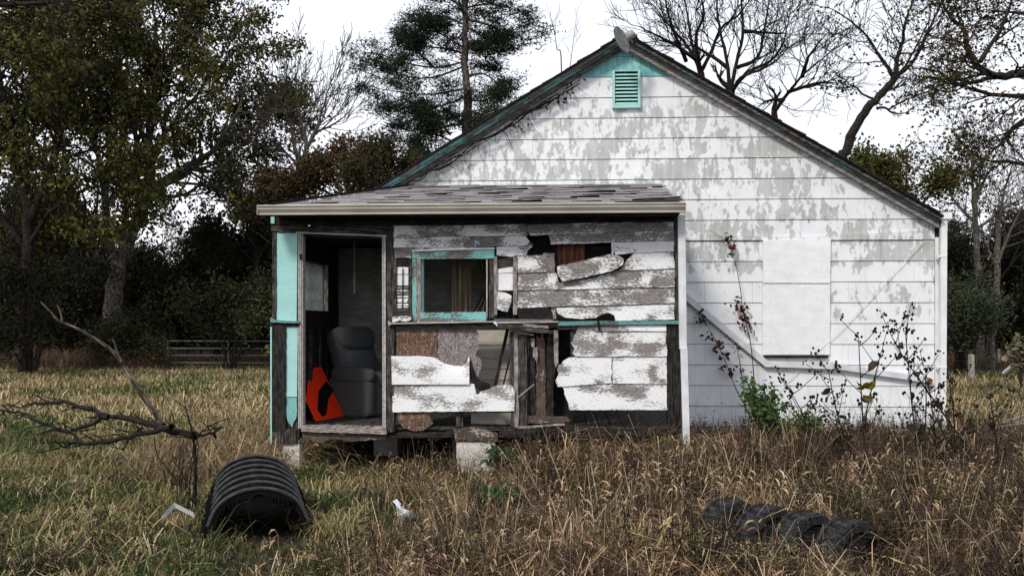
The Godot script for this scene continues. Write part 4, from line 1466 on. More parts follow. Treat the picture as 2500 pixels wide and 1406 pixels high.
func chamber() -> void:
	var f0 := on(631, 1330, 7.45)
	f0.y = 0.0
	var b0 := on(622, 1200, 9.2)
	b0.y = 0.02
	var t := thing("leaching_chamber", "black ribbed plastic arch chamber lying open end first in the grass", "drainage arch", f0)
	var ax := (b0 - f0)
	var long := ax.length()
	ax = ax.normalized()
	var rt := ax.cross(Vector3.UP).normalized()
	var S := func(p: Vector2, l: float) -> Vector3: return f0 + rt * p.x + Vector3.UP * p.y + ax * l
	var ribs := 6
	var ws := [[0.0, 1.0], [0.035, 1.0], [0.06, 0.93], [0.24, 0.93], [0.265, 1.0]]
	var stations := []
	for k in ribs:
		for w in [[0.0, 1.0], [0.028, 1.0], [0.05, 0.86], [0.27, 0.85]]:
			stations.append([k * 0.295 + w[0], w[1]])
	stations.append([ribs * 0.295, 1.0])
	stations.append([ribs * 0.295 + 0.03, 1.0])
	var g := geo()
	for k in stations.size() - 1:
		var p := arch(1.0)
		for j in 28:
			var q := []
			for c in [[k, j], [k, j + 1], [k + 1, j + 1], [k + 1, j]]:
				var st: Array = stations[c[0]]
				var v: Vector2 = p[c[1]]
				# the ribs stand out over the crown and fade at the feet
				var out: float = lerpf(1.0, float(st[1]), smoothstep(0.10, 0.24, v.y))
				q.append(S.call(Vector2(v.x * out, v.y * out), st[0]))
			g.quad(q[0], q[1], q[2], q[3], Vector2(j * 0.1, k * 0.1), Vector2(j * 0.1 + 0.1, k * 0.1), Vector2(j * 0.1 + 0.1, k * 0.1 + 0.1), Vector2(j * 0.1, k * 0.1 + 0.1))
			g.quad(q[3] - Vector3(0, 0.006, 0), q[2] - Vector3(0, 0.006, 0), q[1] - Vector3(0, 0.006, 0), q[0] - Vector3(0, 0.006, 0))
	part("shell", g, M.plastic, t)
	# end plate with its stepped opening
	g = geo()
	var o := arch(0.995)
	var inner := []
	for k in 29:
		var tt := absf(-1.0 + k / 14.0)
		var sx := signf(-1.0 + k / 14.0)
		if tt > 0.62: inner.append(Vector2(sx * lerpf(0.378, 0.285, (1.0 - tt) / 0.38), o[k].y * 0.95))
		elif tt > 0.5: inner.append(Vector2(sx * 0.268, 0.245))
		elif tt > 0.28: inner.append(Vector2(sx * lerpf(0.10, 0.235, (tt - 0.28) / 0.22), 0.272))
		else: inner.append(Vector2(sx * tt / 0.28 * 0.1, 0.30))
	for k in 28:
		for l in [0.012, 0.045]:
			var q := [S.call(inner[k], l), S.call(inner[k + 1], l), S.call(o[k + 1], l), S.call(o[k], l)]
			g.quad(q[0], q[1], q[2], q[3])
		g.quad(S.call(inner[k], 0.045), S.call(inner[k + 1], 0.045), S.call(inner[k + 1], 0.012), S.call(inner[k], 0.012))
	part("end_plate", g, M.plastic, t)
	g = geo()
	var ring := PackedVector3Array()
	for k in 13:
		var a := PI * k / 12.0
		ring.append(S.call(Vector2(cos(a) * 0.072, 0.272 + sin(a) * 0.082), 0.0))
	var rr := PackedFloat32Array()
	for k in 13: rr.append(0.009)
	g.tube(ring, rr, 6)
	part("knockout_ring", g, M.plastic, t)
	for x in [-0.255, -0.22, -0.185, -0.15, -0.125, -0.1, 0.1, 0.125, 0.15, 0.185, 0.22, 0.255]:
		g = geo()
		var yb: float = 0.235 + (0.26 - absf(x)) * 0.22
		g.box(S.call(Vector2(x, yb + 0.03), 0.0), Vector3(0.006, 0.05, 0.02))
		part("tab", g, M.plastic, t)
	# cross webs between the ribs and the louvred sides
	g = geo()
	for k in ribs:
		for x in [-0.24, -0.12, 0.0, 0.12, 0.24]:
			var y := 0.122 + 0.27 * sqrt(1.0 - pow(x / 0.375, 2))
			g.box(S.call(Vector2(x * 0.9, y - 0.042), k * 0.295 + 0.16), Vector3(0.004, 0.010, 0.22), Basis(rt, Vector3.UP, -ax))
	stuff(part("webs", g, M.plastic, t))
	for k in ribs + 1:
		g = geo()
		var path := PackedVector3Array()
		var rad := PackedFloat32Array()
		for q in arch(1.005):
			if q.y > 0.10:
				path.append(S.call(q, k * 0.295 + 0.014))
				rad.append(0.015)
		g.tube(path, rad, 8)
		part("rib", g, M.plastic_dust_lit, t)  # same plastic as the shell, lightened for dust and rim highlights
	g = geo()
	for s in [-1, 1]:
		for k in ribs:
			for j in 13:
				var q := j / 13.0
				g.box(S.call(Vector2(s * (lerpf(0.425, 0.335, q) + 0.004), 0.02 + 0.195 * q), k * 0.295 + 0.165), Vector3(0.022, 0.006, 0.215), Basis(rt, Vector3.UP, -ax))
			for w in 4:
				g.box(S.call(Vector2(s * 0.386, 0.11), k * 0.295 + 0.07 + w * 0.062), Vector3(0.026, 0.2, 0.006), Basis(rt, Vector3.UP, -ax) * Basis(Vector3.BACK, s * 0.41))
	stuff(part("louvres", g, M.plastic, t))


func half_buried() -> void:
	# a second chamber, lying on its side half sunk in the weeds
	var a := on(1755, 1275, 7.75)
	var b := on(2135, 1372, 6.8)
	var t := thing("sunken_chamber", "second black ribbed plastic chamber sunk in the weeds at lower right", "drainage arch", Vector3(a.x, 0, a.z))
	var ax := b - a
	ax.y = 0
	var long := ax.length()
	ax = ax.normalized()
	var side := ax.cross(Vector3.UP).normalized()
	var base := Vector3(a.x, 0.0, a.z)
	var g := geo()
	for k in 20:
		for j in 16:
			var q := []
			for c in [[k, j], [k, j + 1], [k + 1, j + 1], [k + 1, j]]:
				var an: float = PI * c[1] / 16.0
				q.append(base + ax * (c[0] * long / 20.0) + side * cos(an) * 0.225 + Vector3.UP * sin(an) * 0.215)
			g.quad(q[0], q[1], q[2], q[3])
	for r in 4:
		var rib := geo()
		var l0 := 0.0 + r * 0.335
		var sec := [[0.0, 0.0], [0.006, 0.05], [0.02, 0.062], [0.05, 0.066], [0.056, 0.052], [0.12, 0.05], [0.126, 0.064], [0.165, 0.06], [0.178, 0.045], [0.185, 0.0]]
		for k in sec.size() - 1:
			for j in 20:
				var q := []
				for c in [[k, j], [k, j + 1], [k + 1, j + 1], [k + 1, j]]:
					var an: float = PI * c[1] / 20.0
					var rr: float = 0.225 + 1.25 * sec[c[0]][1] * smoothstep(0.0, 0.25, sin(an))
					q.append(base + ax * (l0 + sec[c[0]][0]) + side * cos(an) * rr * 1.08 + Vector3.UP * sin(an) * rr * 1.03)
				rib.quad(q[0], q[1], q[2], q[3], Vector2(j * 0.1, k * 0.06), Vector2(j * 0.1 + 0.1, k * 0.06), Vector2(j * 0.1 + 0.1, k * 0.06 + 0.06), Vector2(j * 0.1, k * 0.06 + 0.06))
		part("rib", rib, M.plastic_mid, t)  # shell plastic made lighter for dusty tops and grey highlights
	part("shell", g, M.plastic, t)
	for e in [0.0, long]:
		g = geo()
		for j in 16:
			var a0 := PI * j / 16.0
			var a1 := PI * (j + 1) / 16.0
			var m: Vector3 = base + ax * e
			g.tri(m, m + side * cos(a1) * 0.22 + Vector3.UP * sin(a1) * 0.21, m + side * cos(a0) * 0.22 + Vector3.UP * sin(a0) * 0.21)
		part("end_plate", g, M.plastic, t)
	for k in 5:
		g = geo()
		var l := 0.2 + k * 0.36
		if l < long:
			g.box(base + ax * l + Vector3(0, 0.215, 0.08), Vector3(0.3, 0.012, 0.012), Basis(ax, Vector3.UP, ax.cross(Vector3.UP)))
			part("web", g, M.plastic, t)


# ---------------------------------------------------------------- trees

var tips := []        # ends of twigs of the tree in hand: [place, direction]
var mean := {}        # how its twigs grow

func bough(g: Geo, p0: Vector3, dir: Vector3, length: float, r: float, level: int) -> void:
	var m := 5 if level < 2 else 4
	var p := PackedVector3Array([p0])
	var rad := PackedFloat32Array([r])
	var d := dir
	var wig: float = mean.wiggle
	for k in m:
		d = (d + Vector3(rng.randf_range(-wig, wig), rng.randf_range(-wig, wig) + float(mean.lift), rng.randf_range(-wig, wig))).normalized()
		p.append(p[k] + d * length / m)
		rad.append(maxf(r * lerpf(1.0, 0.45, (k + 1.0) / m), mean.thin))
	g.tube(p, rad, 6 if r > 0.05 else (4 if r > 0.015 else 3))
	if level >= int(mean.levels):
		tips.append([p[m], d])
		tips.append([p[m - 1], d])
		return
	var kids := int(mean.kids) + (1 if rng.randf() < 0.4 else 0)
	for k in kids:
		var t := lerpf(0.35, 1.0, (k + 1.0) / kids)
		var q := p[clampi(int(round(t * m)), 1, m)]
		var turn := rng.randf_range(0.35, 0.95) * float(mean.spread)
		var side := d.cross(Vector3(rng.randf_range(-1, 1), rng.randf_range(-1, 1), rng.randf_range(-1, 1))).normalized()
		var nd := d.rotated(side, turn)
		bough(g, q, nd, length * rng.randf_range(0.5, 0.78), maxf(r * lerpf(0.62, 0.42, t), mean.thin), level + 1)


# a limb along points of the photograph, with boughs growing from it
func limb(g: Geo, px: Array, d0: float, d1: float, r0: float, r1: float, n: int, length: float, from := 0.25) -> void:
	var p := way(px, d0, d1)
	for k in range(1, p.size()):
		p[k] += Vector3(rng.randf_range(-1, 1), rng.randf_range(-1, 1), rng.randf_range(-1, 1)) * r0 * 0.22
	g.tube(p, taper(p, r0, r1, 0.06), 8)
	for k in n:
		var t := lerpf(from, 1.0, (k + rng.randf()) / n)
		var i := clampi(int(t * (p.size() - 1)), 0, p.size() - 1)
		var d := (p[mini(i + 1, p.size() - 1)] - p[maxi(i - 1, 0)]).normalized()
		var side := d.cross(Vector3(rng.randf_range(-1, 1), rng.randf_range(-1, 1), rng.randf_range(-1, 1))).normalized()
		var nd := d.rotated(side, rng.randf_range(0.4, 1.15))
		bough(g, p[i], nd, length * rng.randf_range(0.6, 1.2) * lerpf(1.1, 0.7, t), maxf(lerpf(r0, r1, t) * 0.5, mean.thin), 1)
	bough(g, p[p.size() - 1], (p[p.size() - 1] - p[p.size() - 2]).normalized(), length * 0.7, r1, 1)


func leaf_cluster(sd: int, count: int, radius: float, size: float) -> ArrayMesh:
	var r := RandomNumberGenerator.new()
	r.seed = sd
	var g := Geo.new()
	for k in count:
		var at := Vector3(r.randfn(), r.randfn(), r.randfn()) * radius * 0.5
		var d := Vector3(r.randf_range(-1, 1), r.randf_range(-1, 0.6), r.randf_range(-1, 1)).normalized()
		var s := d.cross(Vector3(r.randf_range(-1, 1), r.randf_range(-1, 1), r.randf_range(-1, 1))).normalized()
		var v := r.randf_range(0.65, 1.35)
		g.col = Color(v, v, v)
		var l := size * r.randf_range(0.7, 1.3)
		g.leaf(at, d, s, l, l * 0.6)
	return g.mesh()


func spray(sd: int) -> ArrayMesh:
	# a flat tuft of cedar foliage
	var r := RandomNumberGenerator.new()
	r.seed = sd
	var g := Geo.new()
	for k in 46:
		var at := Vector3(r.randfn() * 0.13, r.randfn() * 0.05, r.randfn() * 0.13)
		var d := Vector3(r.randf_range(-1, 1), r.randf_range(-0.15, 0.8), r.randf_range(-1, 1)).normalized()
		var s := d.cross(Vector3(r.randf_range(-1, 1), r.randf_range(-1, 1), r.randf_range(-1, 1))).normalized()
		var v := r.randf_range(0.6, 1.4)
		g.col = Color(v, v, v)
		g.leaf(at, d, s, r.randf_range(0.07, 0.14), 0.024)
	return g.mesh()


func crown(t: Node3D, meshes: Array, m: Material, per: int, scatter: float, tints: Array, keep := 1.0, called := "crown", clumps := 1.0) -> void:
	var where := []
	var tint := []
	for k in meshes.size():
		where.append([])
		tint.append([])
	var gaps := FastNoiseLite.new()
	gaps.seed = 12
	gaps.frequency = 0.32 / float(clumps)
	for tp in tips:
		var spot: Vector3 = tp[0]
		if rng.randf() > keep * 2.1 * smoothstep(-0.22, 0.30, gaps.get_noise_3d(spot.x, spot.y, spot.z)): continue
		for k in per:
			var w := rng.randi() % meshes.size()
			var b := Basis.from_euler(Vector3(rng.randf_range(-0.5, 0.5), rng.randf() * TAU, rng.randf_range(-0.5, 0.5))).scaled(Vector3.ONE * rng.randf_range(0.7, 1.25))
			var at: Vector3 = tp[0] + Vector3(rng.randfn(), rng.randfn() * 0.8, rng.randfn()) * scatter
			where[w].append(Transform3D(b, at))
			var c: Color = tints[rng.randi() % tints.size()]
			var v := rng.randf_range(0.75, 1.25)
			tint[w].append(Color(c.r * v, c.g * v, c.b * v))
	for w in meshes.size():
		if where[w].size(): many(called, meshes[w], m, where[w], tint[w], t)


var oak_leaves := []
var small_leaves := []
var tiny_leaves := []
var olive := [Color(0.070, 0.070, 0.018), Color(0.054, 0.058, 0.016), Color(0.115, 0.104, 0.022), Color(0.036, 0.040, 0.014), Color(0.074, 0.056, 0.018)]
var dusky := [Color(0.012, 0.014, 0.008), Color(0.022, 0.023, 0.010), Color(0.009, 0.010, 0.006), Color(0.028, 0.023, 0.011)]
var russet := [Color(0.085, 0.050, 0.022), Color(0.065, 0.045, 0.020), Color(0.05, 0.042, 0.018), Color(0.11, 0.06, 0.03)]

func start(wiggle: float, lift: float, kids: int, levels: int, spread: float, thin: float) -> void:
	tips = []
	mean = {"wiggle": wiggle, "lift": lift, "kids": kids, "levels": levels, "spread": spread, "thin": thin}


func make_trees() -> void:
	for k in 3:
		oak_leaves.append(leaf_cluster(300 + k, 15, 0.34, 0.16))
		small_leaves.append(leaf_cluster(310 + k, 16, 0.36, 0.12))
		tiny_leaves.append(leaf_cluster(320 + k, 7, 0.22, 0.075))
	var g: Geo
	var t: Node3D
	# --- the big leafy oak left of the house
	var at := on(272, 885, 36)
	at.y = 0
	t = thing("oak_tree", "big leafy oak with forked grey trunk left of the porch", "tree", at)
	start(0.22, 0.03, 3, 3, 1.0, 0.012)
	g = geo()
	limb(g, [272, 892, 274, 800, 280, 700, 286, 640], 36, 36, 0.36, 0.29, 0, 1.0)
	tips = []
	limb(g, [286, 645, 320, 570, 352, 480, 365, 410, 362, 340, 370, 260, 385, 180, 380, 100, 372, 20], 36, 36.5, 0.26, 0.05, 26, 2.6)
	limb(g, [340, 520, 385, 460, 440, 425, 500, 385, 545, 330, 580, 270, 600, 200], 36, 34.5, 0.17, 0.03, 22, 2.3)
	limb(g, [392, 452, 450, 420, 520, 400, 590, 350, 640, 300], 36, 37.5, 0.08, 0.02, 14, 1.8)
	limb(g, [365, 380, 420, 300, 480, 230, 530, 150, 560, 95], 36, 37.5, 0.09, 0.02, 18, 2.2)
	limb(g, [282, 660, 262, 560, 250, 450, 236, 380, 205, 300, 180, 200], 36, 35, 0.17, 0.04, 20, 2.4)
	limb(g, [284, 640, 250, 570, 195, 505, 150, 450, 80, 400, 10, 370], 36, 34.5, 0.16, 0.03, 18, 2.3)
	limb(g, [300, 610, 310, 480, 330, 350, 310, 220, 270, 120, 230, 40], 36, 37, 0.13, 0.03, 22, 2.4)
	limb(g, [372, 260, 420, 160, 450, 80, 440, 10], 36.4, 36, 0.06, 0.02, 14, 1.8)
	limb(g, [275, 660, 230, 620, 180, 600, 120, 590], 36, 35, 0.07, 0.02, 8, 1.6)
	part("trunk", g, M.bark_grey, t)
	crown(t, oak_leaves, M.leaf, 2, 0.2, olive, 0.38)
	# --- a nearer tree at the left edge
	at = on(58, 900, 31)
	at.y = 0
	t = thing("oak_tree", "dark leafy tree at the far left edge overhanging the field", "tree", at)
	start(0.22, 0.02, 3, 3, 1.0, 0.012)
	g = geo()
	limb(g, [58, 905, 57, 780, 63, 640, 70, 520], 31, 31, 0.2, 0.17, 0, 1.0)
	tips = []
	limb(g, [70, 520, 40, 400, 20, 280, -10, 160, -30, 20], 31, 31, 0.17, 0.03, 26, 2.3)
	limb(g, [70, 540, 120, 420, 150, 300, 140, 180, 110, 60], 31, 30, 0.15, 0.03, 24, 2.3)
	limb(g, [66, 600, 120, 520, 190, 470, 250, 450], 31, 30, 0.09, 0.02, 14, 1.9)
	limb(g, [62, 620, 10, 540, -60, 480, -120, 420], 31, 31, 0.1, 0.03, 14, 2.0)
	limb(g, [145, 300, 190, 200, 215, 120], 30.5, 31, 0.06, 0.02, 12, 1.9)
	limb(g, [-140, -10, -40, 8, 60, 8, 128, 4], 27, 26, 0.09, 0.04, 14, 1.6)
	part("trunk", g, M.bark, t)
	crown(t, oak_leaves, M.leaf, 2, 0.22, olive, 0.50)
	# --- cedar behind the house
	at = on(1138, 700, 25)
	at.y = 0
	t = thing("cedar_tree", "tall dark cedar with layered boughs rising behind the roof", "tree", at)
	start(0.16, 0.01, 4, 2, 0.9, 0.006)
	g = geo()
	limb(g, [1140, 760, 1140, 330, 1140, 230, 1134, 130, 1135, 40, 1130, -90], 25, 25, 0.135, 0.06, 6, 1.0, 0.75)
	for l in [[1134, 130, 1080, 118, 1020, 112, 985, 98], [1134, 118, 1070, 80, 1015, 70], [1135, 60, 1080, 40, 1025, 45], [1133, 45, 1190, 60, 1240, 75, 1290, 78], [1134, 60, 1180, 90, 1225, 105], [1133, 20, 1185, 10, 1235, 15, 1270, 30], [1134, 20, 1100, 0, 1060, -5], [1132, 0, 1170, -30, 1200, -40],
			[1136, 150, 1060, 165, 980, 150, 920, 130, 890, 128], [1136, 160, 1050, 190, 960, 180, 915, 165], [1060, 165, 1010, 120, 990, 110], [1138, 215, 1060, 230, 980, 225, 920, 215], [1138, 235, 1070, 260, 990, 265, 925, 262], [1140, 280, 1080, 290, 1010, 290, 960, 280], [1140, 300, 1080, 310, 1020, 318, 985, 320], [1100, 330, 1070, 290, 1040, 255, 1000, 210],
			[1136, 190, 1170, 180, 1200, 190, 1225, 215], [1138, 245, 1180, 245, 1215, 230, 1235, 222], [1139, 268, 1180, 278, 1215, 262], [1120, 350, 1070, 330, 1040, 310], [1139, 310, 1175, 300, 1200, 290], [1136, 100, 1190, 105, 1230, 110]]:
		limb(g, l, 25, 25 + rng.randf_range(-1.2, 1.2), 0.030, 0.008, 12, 0.40, 0.06)
	part("trunk", g, M.bark_grey, t)
	var sprays := [spray(1), spray(2), spray(3)]
	crown(t, sprays, M.needle, 1, 0.07, [Color(0.018, 0.030, 0.018), Color(0.024, 0.034, 0.016), Color(0.014, 0.024, 0.016), Color(0.03, 0.038, 0.018)], 0.44, "crown", 0.16)
	# --- bare tree left of the porch roof
	at = on(742, 890, 36)
	at.y = 0
	t = thing("bare_tree", "leafless forked tree rising between oak and porch roof", "tree", at)
	start(0.2, 0.07, 3, 3, 0.75, 0.011)
	g = geo()
	limb(g, [744, 900, 742, 600, 738, 480, 735, 415], 36, 36, 0.17, 0.13, 0, 1.0)
	limb(g, [735, 415, 746, 370, 770, 320, 785, 270, 800, 220], 36, 36, 0.1, 0.02, 9, 1.9)
	limb(g, [735, 415, 748, 360, 735, 300, 725, 240, 720, 195], 36, 36, 0.1, 0.02, 9, 1.9)
	limb(g, [735, 418, 715, 350, 708, 290, 700, 240], 36, 36.5, 0.07, 0.02, 9, 1.7)
	limb(g, [770, 322, 810, 305, 845, 280], 36, 36, 0.05, 0.02, 6, 1.2)
	limb(g, [728, 405, 690, 365, 660, 320], 36, 35, 0.06, 0.015, 7, 1.6)
	limb(g, [738, 470, 690, 430, 650, 410, 610, 415], 36, 35, 0.06, 0.015, 6, 1.5)
	limb(g, [737, 455, 700, 385, 672, 380], 36, 37, 0.04, 0.012, 5, 1.2)
	part("trunk", g, M.bark_grey, t)
	# --- brown leaved trees above the porch roof
	var brown := [[850, 33, "brown leaved tree above the porch roof left of the cedar", [[850, 900, 852, 560, 850, 470], [852, 520, 820, 450, 790, 415], [852, 500, 850, 430, 842, 390], [852, 510, 890, 440, 905, 385], [850, 500, 780, 460, 720, 450]], russet],
		[985, 31, "low brown green tree between cedar and left roof slope", [[985, 900, 985, 560, 983, 450], [984, 490, 950, 430, 932, 395], [984, 480, 990, 430, 1000, 390], [984, 490, 1030, 440, 1050, 405], [984, 480, 920, 440, 890, 430]], [Color(0.045, 0.042, 0.018), Color(0.03, 0.033, 0.016), Color(0.06, 0.042, 0.02)]],
		[622, 38, "dark crooked tree half hidden between the oak and the porch corner", [[626, 900, 624, 700, 620, 600], [620, 620, 600, 540, 590, 480, 570, 440], [621, 610, 640, 540, 650, 470], [622, 640, 660, 580, 690, 560], [620, 640, 570, 600, 520, 590], [621, 600, 615, 520, 625, 450]], [Color(0.03, 0.03, 0.014), Color(0.05, 0.04, 0.018), Color(0.022, 0.024, 0.012)]],
		[700, 34, "bushy brown tree low behind the porch roof corner", [[700, 900, 700, 640, 698, 560], [700, 600, 660, 540, 640, 500], [700, 600, 720, 500, 760, 450], [700, 600, 690, 520, 670, 470]], [Color(0.05, 0.04, 0.02), Color(0.07, 0.045, 0.02), Color(0.03, 0.03, 0.014)]],
		[2215, 30, "green brown oak top showing behind the right eave", [[2215, 900, 2215, 600, 2212, 500], [2213, 570, 2170, 490, 2150, 445], [2213, 540, 2215, 470, 2215, 425], [2213, 550, 2260, 490, 2285, 460], [2213, 570, 2140, 470, 2115, 415]], olive]]
	for b in brown:
		at = on(b[0], 900, b[1])
		at.y = 0
		t = thing("leafy_tree", b[2], "tree", at)
		start(0.25, 0.04, 3, 3, 1.0, 0.008)
		g = geo()
		var first := true
		for l in b[3]:
			if first: limb(g, l, b[1], b[1], 0.14, 0.09, 0, 1.0)
			else: limb(g, l, b[1], b[1] + rng.randf_range(-1.5, 1.5), 0.06, 0.015, 11, 0.62)
			if first: tips = []
			first = false
		part("trunk", g, M.bark, t)
		crown(t, small_leaves, M.leaf, 1, 0.10, b[4], 0.5, "crown", 0.5)
	# --- bare trees behind the right roof slope
	var bare := [["bare tree with twisted limbs just right of the roof peak", 1720, 24.0, [[1716, 700, 1716, 260, 1712, 175], [1716, 190, 1690, 130, 1660, 90, 1630, 55, 1600, 20], [1712, 175, 1690, 110, 1680, 40, 1665, -40], [1712, 175, 1740, 120, 1760, 70, 1800, 40, 1830, 0], [1705, 150, 1650, 110, 1600, 85, 1560, 65], [1712, 175, 1700, 90, 1720, 30, 1700, -40], [1676, 150, 1640, 60, 1620, -20]]],
		["leafless many limbed tree halfway down the right roof slope", 1785, 23.0, [[1786, 700, 1786, 300, 1784, 215], [1780, 215, 1776, 150, 1760, 80, 1750, 10, 1760, -50], [1784, 220, 1800, 150, 1815, 70, 1810, -10, 1830, -60], [1790, 215, 1830, 175, 1880, 150, 1910, 110, 1925, 60], [1800, 165, 1850, 140, 1870, 60, 1880, -20], [1778, 165, 1735, 135, 1700, 115, 1665, 108], [1812, 75, 1870, 80, 1925, 82], [1790, 225, 1810, 190, 1870, 165, 1920, 125]]],
		["small bare tree lower on the right roof slope, branching right", 1900, 24.0, [[1893, 700, 1893, 380, 1890, 275], [1890, 275, 1915, 240, 1935, 215, 1960, 185, 2000, 150, 2040, 118], [1915, 243, 1880, 245, 1855, 258], [1925, 225, 1970, 210, 2010, 200, 2035, 205], [1960, 185, 1975, 140, 2010, 90]]]]
	for b in bare:
		at = on(b[1], 900, b[2])
		at.y = 0
		t = thing("bare_tree", b[0], "tree", at)
		start(0.24, 0.06, 3, 3, 0.85, 0.005)
		g = geo()
		for k in b[3].size():
			if k == 0: limb(g, b[3][0], b[2], b[2], 0.12, 0.075, 0, 0.6)
			else: limb(g, b[3][k], b[2], b[2] + rng.randf_range(-1.5, 1.5), 0.052, 0.010, 10, 0.9)
		part("trunk", g, M.bark, t)
	# --- a thin sapling far behind the left slope
	at = on(1370, 900, 40)
	at.y = 0
	t = thing("thin_sapling", "thin leafless sapling left of the roof peak", "tree", at)
	start(0.2, 0.08, 2, 2, 0.6, 0.006)
	g = geo()
	limb(g, [1372, 900, 1372, 200, 1360, 120, 1350, 60], 40, 40, 0.04, 0.008, 5, 0.9, 0.7)
	limb(g, [1384, 240, 1395, 140, 1406, 55], 40, 40, 0.02, 0.008, 4, 0.8, 0.4)
	part("trunk", g, M.bark_grey, t)
	# --- leaning tree right of the house
	at = on(2040, 900, 22)
	at.y = 0
	t = thing("leaning_tree", "leaning dark tree with few leaves above the right eave", "tree", at)
	start(0.26, 0.04, 3, 3, 0.85, 0.006)
	g = geo()
	limb(g, [2030, 900, 2050, 430, 2066, 370, 2095, 300, 2130, 255, 2160, 222, 2188, 190], 22, 22, 0.115, 0.07, 2, 0.5, 0.8)
	tips = []
	limb(g, [2185, 195, 2170, 165, 2150, 140, 2130, 105, 2090, 60, 2040, 25], 22, 22, 0.05, 0.012, 9, 0.9)
	limb(g, [2188, 190, 2192, 140, 2205, 100, 2210, 60, 2225, 15, 2240, -30], 22, 22.4, 0.055, 0.015, 9, 0.9)
	limb(g, [2190, 188, 2230, 150, 2260, 90, 2290, 30, 2310, -20], 22, 21.4, 0.045, 0.015, 9, 0.9)
	limb(g, [2188, 192, 2210, 165, 2240, 110, 2270, 50], 22, 22.6, 0.035, 0.012, 7, 0.8)
	limb(g, [2140, 245, 2105, 228, 2095, 215, 2075, 205, 2062, 192], 22, 22, 0.028, 0.008, 3, 0.4)
	limb(g, [2142, 265, 2160, 262, 2180, 275, 2200, 278], 22, 22, 0.032, 0.016, 1, 0.3)
	limb(g, [2170, 268, 2210, 245, 2260, 225, 2310, 205], 22, 21.5, 0.02, 0.007, 4, 0.6)
	part("trunk", g, M.bark, t)
	crown(t, tiny_leaves, M.leaf, 1, 0.08, olive, 0.16)
	# --- oak reaching in from the right edge
	at = on(2680, 1000, 19)
	at.y = 0
	t = thing("oak_tree", "large sparse oak reaching its crooked limbs in from the right edge", "tree", at)
	start(0.32, 0.01, 3, 3, 0.95, 0.005)
	g = geo()
	limb(g, [2690, 1000, 2680, 600, 2670, 300, 2660, 0], 19, 19, 0.3, 0.2, 0, 0.8)
	tips = []
	limb(g, [2665, 170, 2560, 178, 2490, 180, 2430, 185, 2390, 160, 2365, 120, 2352, 70, 2320, 40, 2303, 0], 19, 19, 0.1, 0.02, 18, 0.9)
	limb(g, [2430, 186, 2380, 200, 2330, 205, 2280, 190, 2240, 185], 19, 18.6, 0.045, 0.01, 12, 0.7)
	limb(g, [2665, 235, 2560, 232, 2480, 234, 2400, 225, 2330, 200, 2290, 175, 2250, 168], 19, 18.5, 0.06, 0.01, 14, 0.8)
	limb(g, [2395, 150, 2440, 80, 2470, 10, 2480, -40], 19, 19.5, 0.05, 0.015, 12, 0.9)
	limb(g, [2665, 260, 2560, 270, 2490, 300, 2450, 345, 2420, 372], 19, 18.5, 0.055, 0.014, 12, 0.8)
	limb(g, [2665, 400, 2540, 405, 2460, 395, 2400, 388, 2340, 340], 19, 18.5, 0.05, 0.01, 14, 0.9)
	limb(g, [2660, 60, 2560, 40, 2480, 30, 2420, 25], 19, 19.5, 0.05, 0.01, 14, 0.9)
	part("trunk", g, M.bark, t)
	crown(t, tiny_leaves, M.leaf, 1, 0.1, olive + russet, 0.16)
	# --- slim bare trees at the right wood edge
	var slim := [["slim bare tree behind the right fence post", 2385, 34.0, [[2395, 920, 2392, 700, 2384, 560, 2380, 480], [2380, 500, 2375, 420, 2385, 350], [2384, 560, 2440, 520, 2500, 480], [2380, 540, 2340, 500, 2310, 450], [2382, 500, 2410, 430, 2440, 400]]], ["slender pale trunk in the dark right wood", 2430, 32.0, [[2420, 905, 2424, 820, 2434, 740, 2436, 680, 2440, 560], [2438, 640, 2470, 560, 2500, 500], [2436, 650, 2410, 600, 2400, 560], [2440, 560, 2450, 480, 2470, 420]]]]
	for b in slim:
		at = on(b[1], 920, b[2])
		at.y = 0
		t = thing("bare_tree", b[0], "tree", at)
		start(0.24, 0.04, 3, 3, 0.9, 0.008)
		g = geo()
		for k in b[3].size():
			if k == 0: limb(g, b[3][0], b[2], b[2], 0.13, 0.08, 0, 0.8)
			else: limb(g, b[3][k], b[2], b[2], 0.06, 0.014, 8, 1.3)
		part("trunk", g, M.bark_grey, t)
	make_wood()


